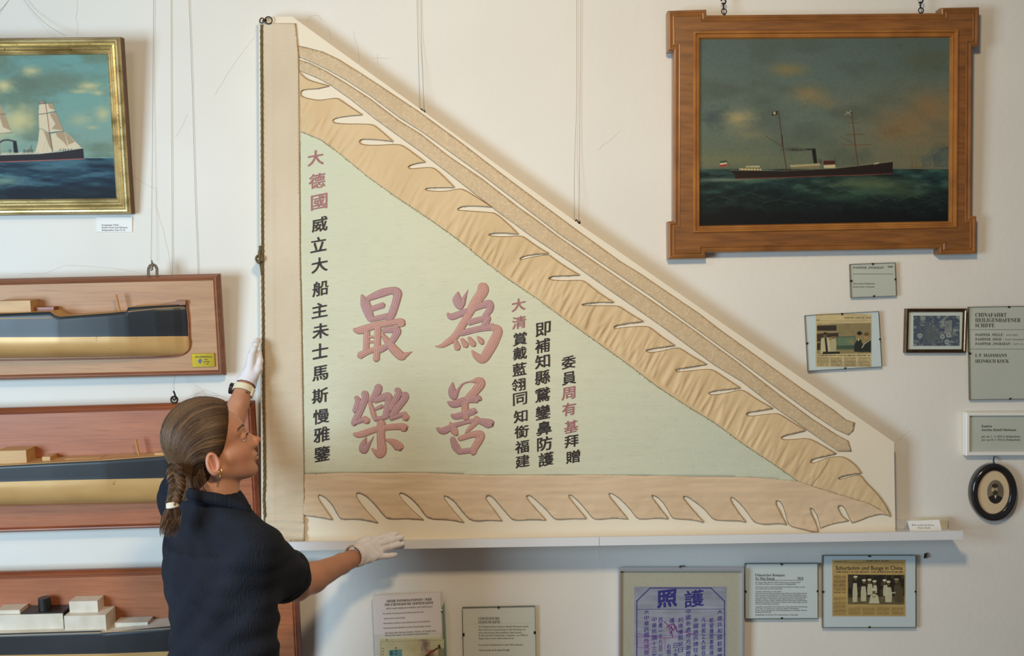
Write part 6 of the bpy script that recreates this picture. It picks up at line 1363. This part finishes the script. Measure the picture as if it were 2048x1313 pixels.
s1 = np.stack([W(338+17*np.cos(a)*q*1.0-3, 1064+rngh.uniform(-12, 12), .735+.02*np.sin(a)*q) for a, q in zip(a_, rr)]); bow = np.stack([np.array([np.cos(a)*q*.010+.004, np.sin(a)*q*.008, 0]) for a, q in zip(a_, rr)])
free_strands(s0, s1, bow, K, rad=.0009, name='tail')
# ---- earring
GOLD = mat('gold', (236, 180, 70), .2, 1.0)
ec = W(440.5, 942, .682); mb = MB(); mb.add(*torus(ec, (.8, -.5, 0), (0, 0, 1), .0058, .0012, arc=(-2.9, 2.4))); mb.add(*tube([ec-UP*.006, ec-UP*.0115], .0005, 5)); v, f = sdf_grid(lambda p: np.linalg.norm(p-(ec-UP*.0135), axis=-1)-.0024, ec-UP*.0135-.004, ec-UP*.0135+.004, .0008); mb.add(v, f); mb.obj('earring', GOLD, person, smooth=True)
# ---- shirt
SHIRT = mat('black_crinkled_cotton', (25, 28, 38), .88, c2=(33, 37, 48), nsc=(10, 10, 10), bump=1.0, bsc=(330, 330, 45), bdet=3, bdist=.0035, spec=.25)
SL = RS+(RE-RS)*.74; SLL = LS+(LE-LS)*.9
def shirt_sdf(p):
    d = trunk(p, .010)
    d = smin(d, rc(p, LS, NB-UP*.035, .056, .056), .05); d = smin(d, rc(p, RS, NB-UP*.035, .054, .056), .05)
    d = smin(d, rc(p, CH+UP*.02, NB-UP*.04, .085, .062), .04)
    ed = (RE-RS)/np.linalg.norm(RE-RS)
    d = smin(d, rc(p, RS, SL, .056, .064), .035)
    d = smin(d, rc(p, LS, SLL, .056, .056), .035)
    d = smin(d, rc(p, LS, CH-SDE*.085-UP*.02, .054, .062), .06)
    # crossing folds from arm to waist
    q = (p-WC); s = q@SDE; z = q[..., 2]
    fold = .0030*np.sin((z*1.0-s*1.35)*58+2.5*np.sin(z*13))*np.clip((s+.16)*4, 0, 1)*np.clip((.40-z)*4, 0, 1)+.0015*np.sin((z+.5*s)*120+3*np.sin(s*30))
    d = d+fold
    # open sleeve end on the right arm
    cutp = (p-SL)@ed; d = smax(d, cutp-.012, .004)
    d = smax(d, -rc(p, SL-ed*.05, SL+ed*.08, .054, .060), .003)
    # neck opening
    d = smax(d, -rc(p, NB+(h2w((-.02, 0, -.04))-NB)*.05, h2w((-.02, 0, -.04)), .057, .060), .004)
    d = np.maximum(d, (.84-p[..., 2]))
    return d
sv, sf = sdf_grid(shirt_sdf, (lo[0]-.0, min(WC[1], RS[1])-.16, .835), (max(RS[0], RE[0])+.11, LE[1]+.08, NB[2]+.09), .0048)
shirt = mesh_obj('shirt', sv, sf, SHIRT, person, smooth=True)
# stand-up collar, open at the front right
def strip(path, up, hgt, th, mt, name, par):
    path = np.asarray(path); n = len(path); tan = np.gradient(path, axis=0); tan /= np.linalg.norm(tan, axis=1, keepdims=True); up = np.broadcast_to(up, path.shape); nn_ = np.cross(tan, up); nn_ /= np.linalg.norm(nn_, axis=1, keepdims=True)
    hgt = np.broadcast_to(hgt, (n,))[:, None]; V = np.stack([path-nn_*th, path+nn_*th, path+nn_*th+up*hgt*.5+nn_*.002, path+nn_*th*.6+up*hgt, path-nn_*th*.6+up*hgt, path-nn_*th+up*hgt*.5+nn_*.002], 1)
    k = 6; F = []
    for i in range(n-1):
        for j in range(k): F.append([i*k+j, i*k+(j+1) % k, (i+1)*k+(j+1) % k, (i+1)*k+j])
    F += [list(range(k))[::-1], [(n-1)*k+j for j in range(k)]]
    return mesh_obj(name, V.reshape(-1, 3), F, mt, par, smooth=True)
colp = smooth_path([W(495, 1024, .56), W(470, 1018, .54), W(440, 1006, .535), W(405, 992, .545), W(380, 986, .58), W(370, 990, .62), W(378, 998, .66), W(402, 1005, .682), W(432, 1010, .682), W(460, 1016, .668), W(486, 1024, .655), W(502, 1030, .645)], 60)
strip(colp, np.array([-.05, .02, 1.0]), np.interp(np.linspace(0, 1, 60), [0, .1, .5, .75, .92, 1], [.016, .020, .026, .028, .026, .022]), .0022, SHIRT, 'collar', shirt)
# sleeve hem seam
ed = (RE-RS)/np.linalg.norm(RE-RS); a1 = np.cross(ed, UP); a1 /= np.linalg.norm(a1); a2 = np.cross(ed, a1)
mb = MB(); mb.add(*torus(SL-ed*.016, a1, a2, .0665, .0012, 60, 6)); mb.obj('hem_seam', SHIRT, shirt, smooth=True)
# trousers and shoes (below the frame)
TRO = mat('dark_trousers', (40, 44, 56), .85, c2=(34, 38, 48), nsc=(30, 30, 30))
def tro_sdf(p):
    d = ell(p, hipc-UP*.01, (.178, .122, .13), np.stack([SDE, FWD, UP], 1))
    for i in range(2): d = smin(d, chain(p, [(HP[i], .098), (KN[i], .074), (AN[i]+UP*.02, .062)], .02), .03)
    return smax(d, p[..., 2]-1.0, .003)
v, f = sdf_grid(tro_sdf, (hipc[0]-.27, hipc[1]-.27, .06), (hipc[0]+.27, hipc[1]+.27, 1.03), .011); mesh_obj('trousers', v, f, TRO, person, smooth=True)
for i in range(2):
    b_ = AN[i].copy(); b_[2] = 0
    def shoe(p):
        d = chain(p, [(b_-FWD*.035+UP*.035, .034), (b_+FWD*.08+UP*.032, .036), (b_+FWD*.155+UP*.026, .026)], .02); d = smin(d, rc(p, b_+UP*.03, b_+UP*.085, .036, .040), .02); return smax(d, .0-p[..., 2], .003)
    v, f = sdf_grid(shoe, b_-np.array([.2, .2, .012]), b_+np.array([.24, .24, .14]), .006); v[:, 2] = np.maximum(v[:, 2], 0.0); mesh_obj('shoe', v, f, mat('white_shoe', (210, 208, 202), .6), person, smooth=True)
# ---- gloves
GLOVE = mat('white_cotton_glove', (232, 228, 230), .85, c2=(222, 217, 220), nsc=(40, 40, 40), bump=.3, bsc=(500, 500, 500), bdist=.0005)
def glove_sdf_right(p):
    wr = W(708, 1113, .178); d = None
    # palm: fan of metacarpals
    kn_ = [W(750, 1083, .148), W(756, 1092, .150), W(760, 1102, .153), W(760, 1112, .158)]; base_ = [W(716, 1102, .172), W(717, 1108, .175), W(718, 1116, .176), W(719, 1124, .176)]
    for k_, b_ in zip(kn_, base_):
        e = rc(p, b_, k_, .0135, .0105); d = e if d is None else smin(d, e, .012)
    fingers = [[W(750, 1081, .146), W(768, 1075.5, .140), W(783, 1070.5, .134), W(792.5, 1067.5, .130)], [W(757, 1090, .149), W(778, 1083.5, .150), W(794, 1078, .144), W(803.5, 1075, .137)],
               [W(761, 1100, .152), W(781, 1094.5, .154), W(796, 1090.5, .149), W(805, 1088.5, .143)], [W(762, 1113, .156), W(773, 1113, .157), W(784, 1111.5, .153), W(791, 1110, .147)]]
    rad = [.0088, .0092, .0088, .0078]
    for fg, r_ in zip(fingers, rad): d = smin(d, chain(p, [(fg[0], r_*1.12), (fg[1], r_), (fg[2], r_*.92), (fg[3], r_*.78)], .004), .0026)
    d = smin(d, chain(p, [(W(715, 1097, .165), .0125), (W(722, 1085, .150), .0108), (W(733, 1079, .141), .0088), (W(741, 1078, .137), .0070)], .006), .008)
    d = smin(d, rc(p, wr+(RE-RW)*.02, W(718, 1108, .174), .0315, .026), .012)
    ax_ = (wr-RE)/np.linalg.norm(wr-RE); cutp = -(p-(wr-ax_*.004))@ax_; d = smax(d, cutp, .002)
    d = d+.0009*np.sin((p-wr)@ax_*420+2*np.sin(p[..., 2]*90))*np.clip(1-np.abs((p-wr)@ax_-.03)*30, 0, 1)
    return smax(d, -rc(p, wr-ax_*.05, wr+ax_*.004, .0278, .0270), .001)
v, f = sdf_grid(glove_sdf_right, W(690, 1150, .12)-np.array([.03, .11, .02]), W(820, 1050, .10)+np.array([.02, .06, .02]), .0016)
gl = mesh_obj('glove', v, f, GLOVE, person, smooth=True); gl['label'] = 'white cotton glove on the right hand resting on the ledge'
ax_ = (RW-RE)/np.linalg.norm(RW-RE); b1 = np.cross(ax_, UP); b1 /= np.linalg.norm(b1); b2 = np.cross(ax_, b1); wr = W(708, 1113, .178)
mb = MB(); mb.add(*torus(wr-ax_*.005, b1, b2, .0296, .0017, 48, 6)); mb.obj('glove_cuff', mat('cream_cuff', (226, 204, 180), .8), gl, smooth=True)
mb = MB(); mb.add(*torus(wr-ax_*.001, b1, b2, .0308, .0012, 48, 6)); mb.obj('cuff_stitching', mat('brown_cuff_thread', (92, 66, 48), .8), gl, smooth=True)
def glove_sdf_left(p):
    wr = W(493, 765, .105); d = None
    kn_ = [W(503, 712, .118), W(504, 709, .100), W(504, 711, .082), W(504, 716, .066)]; base_ = [W(500, 752, .116), W(500, 752, .105), W(500, 752, .094), W(500, 753, .086)]
    for k_, b_ in zip(kn_, base_):
        e = rc(p, b_, k_, .0150, .0120); d = e if d is None else smin(d, e, .012)
    fingers = [[kn_[0], W(508, 699, .116), W(511.5, 691, .108), W(514, 686, .100)], [kn_[1], W(508.5, 692, .098), W(513, 684, .088), W(516.5, 680.5, .080)], [kn_[2], W(508, 695, .078), W(511, 687, .066), W(512.5, 683, .058)], [kn_[3], W(508, 703, .058), W(510, 697, .048), W(511, 693, .042)]]
    for fg, r_ in zip(fingers, [.0088, .0092, .0088, .0078]): d = smin(d, chain(p, [(fg[0], r_*1.15), (fg[1], r_), (fg[2], r_*.95), (fg[3], r_*.8)], .004), .003)
    d = smin(d, chain(p, [(W(508, 752, .116), .0120), (W(516, 738, .112), .0120), (W(519, 722, .106), .0095), (W(518.5, 706, .100), .0078)], .006), .007)
    ax_ = (wr-LE)/np.linalg.norm(wr-LE)
    d = smin(d, rc(p, wr-ax_*.004, W(500, 752, .104), .0310, .0250), .012)
    d = smax(d, -(p-(wr-ax_*.010))@ax_, .002)
    return smax(d, -rc(p, wr-ax_*.05, wr-ax_*.001, .0282, .0272), .001)
v, f = sdf_grid(glove_sdf_left, W(470, 790, .20)-np.array([.02, .02, .01]), W(535, 665, .02)+np.array([.01, .02, .02]), .0016)
gl = mesh_obj('glove', v, f, GLOVE, person, smooth=True); gl['label'] = 'white cotton glove on the raised left hand at the board edge'
# ---- watch
axl = (LW-LE)/np.linalg.norm(LW-LE); c1 = np.cross(axl, np.array([0, 1., 0])); c1 /= np.linalg.norm(c1); c2_ = np.cross(axl, c1)
wc = LW-axl*.010+np.array([0.0, 0, 0])
STRAP = mat('cream_watch_strap', (226, 218, 190), .5)
watch = MB(); V = []; K = 48
for a in np.linspace(0, 2*math.pi, K, endpoint=False):
    e = (c1*math.cos(a)+c2_*math.sin(a))
    for rr_, s in ((.0295, -.009), (.0320, -.0095), (.0320, .0095), (.0295, .009)): V.append(wc+e*rr_+axl*s)
F = [[i*4+j, i*4+(j+1) % 4, ((i+1) % K)*4+(j+1) % 4, ((i+1) % K)*4+j] for i in range(K) for j in range(4)]
wo = mesh_obj('watch', V, F, STRAP, person)
if c1[0] > 0: c1 = -c1
wcase = MB(); wcase.add(*tube([wc+c1*.030, wc+c1*.0395], .0165, 28)); wcase.obj('watch_case', mat('dark_watch_case', (38, 38, 42), .25, .3), wo)
mb = MB(); e = -c1*.55-np.array([0, .83, 0]); e /= np.linalg.norm(e)
for k in (-1, 0, 1): mb.add(*tube([wc+(e+c2_*.0+np.cross(axl, e)*k*.13)*.0318, wc+(e+np.cross(axl, e)*k*.13)*.0330], .0017, 8))
mb.obj('strap_hole', mat('strap_hole_dark', (70, 64, 52), .8), wo)
kb = MB(); e2 = -c1*.93-np.array([0, .37, 0]); e2 /= np.linalg.norm(e2); kb.add(*box(wc+e2*.0335, (axl, np.cross(axl, e2), e2), (.0115, .0065, .002), .0008)); kb.obj('strap_keeper', STRAP, wo)
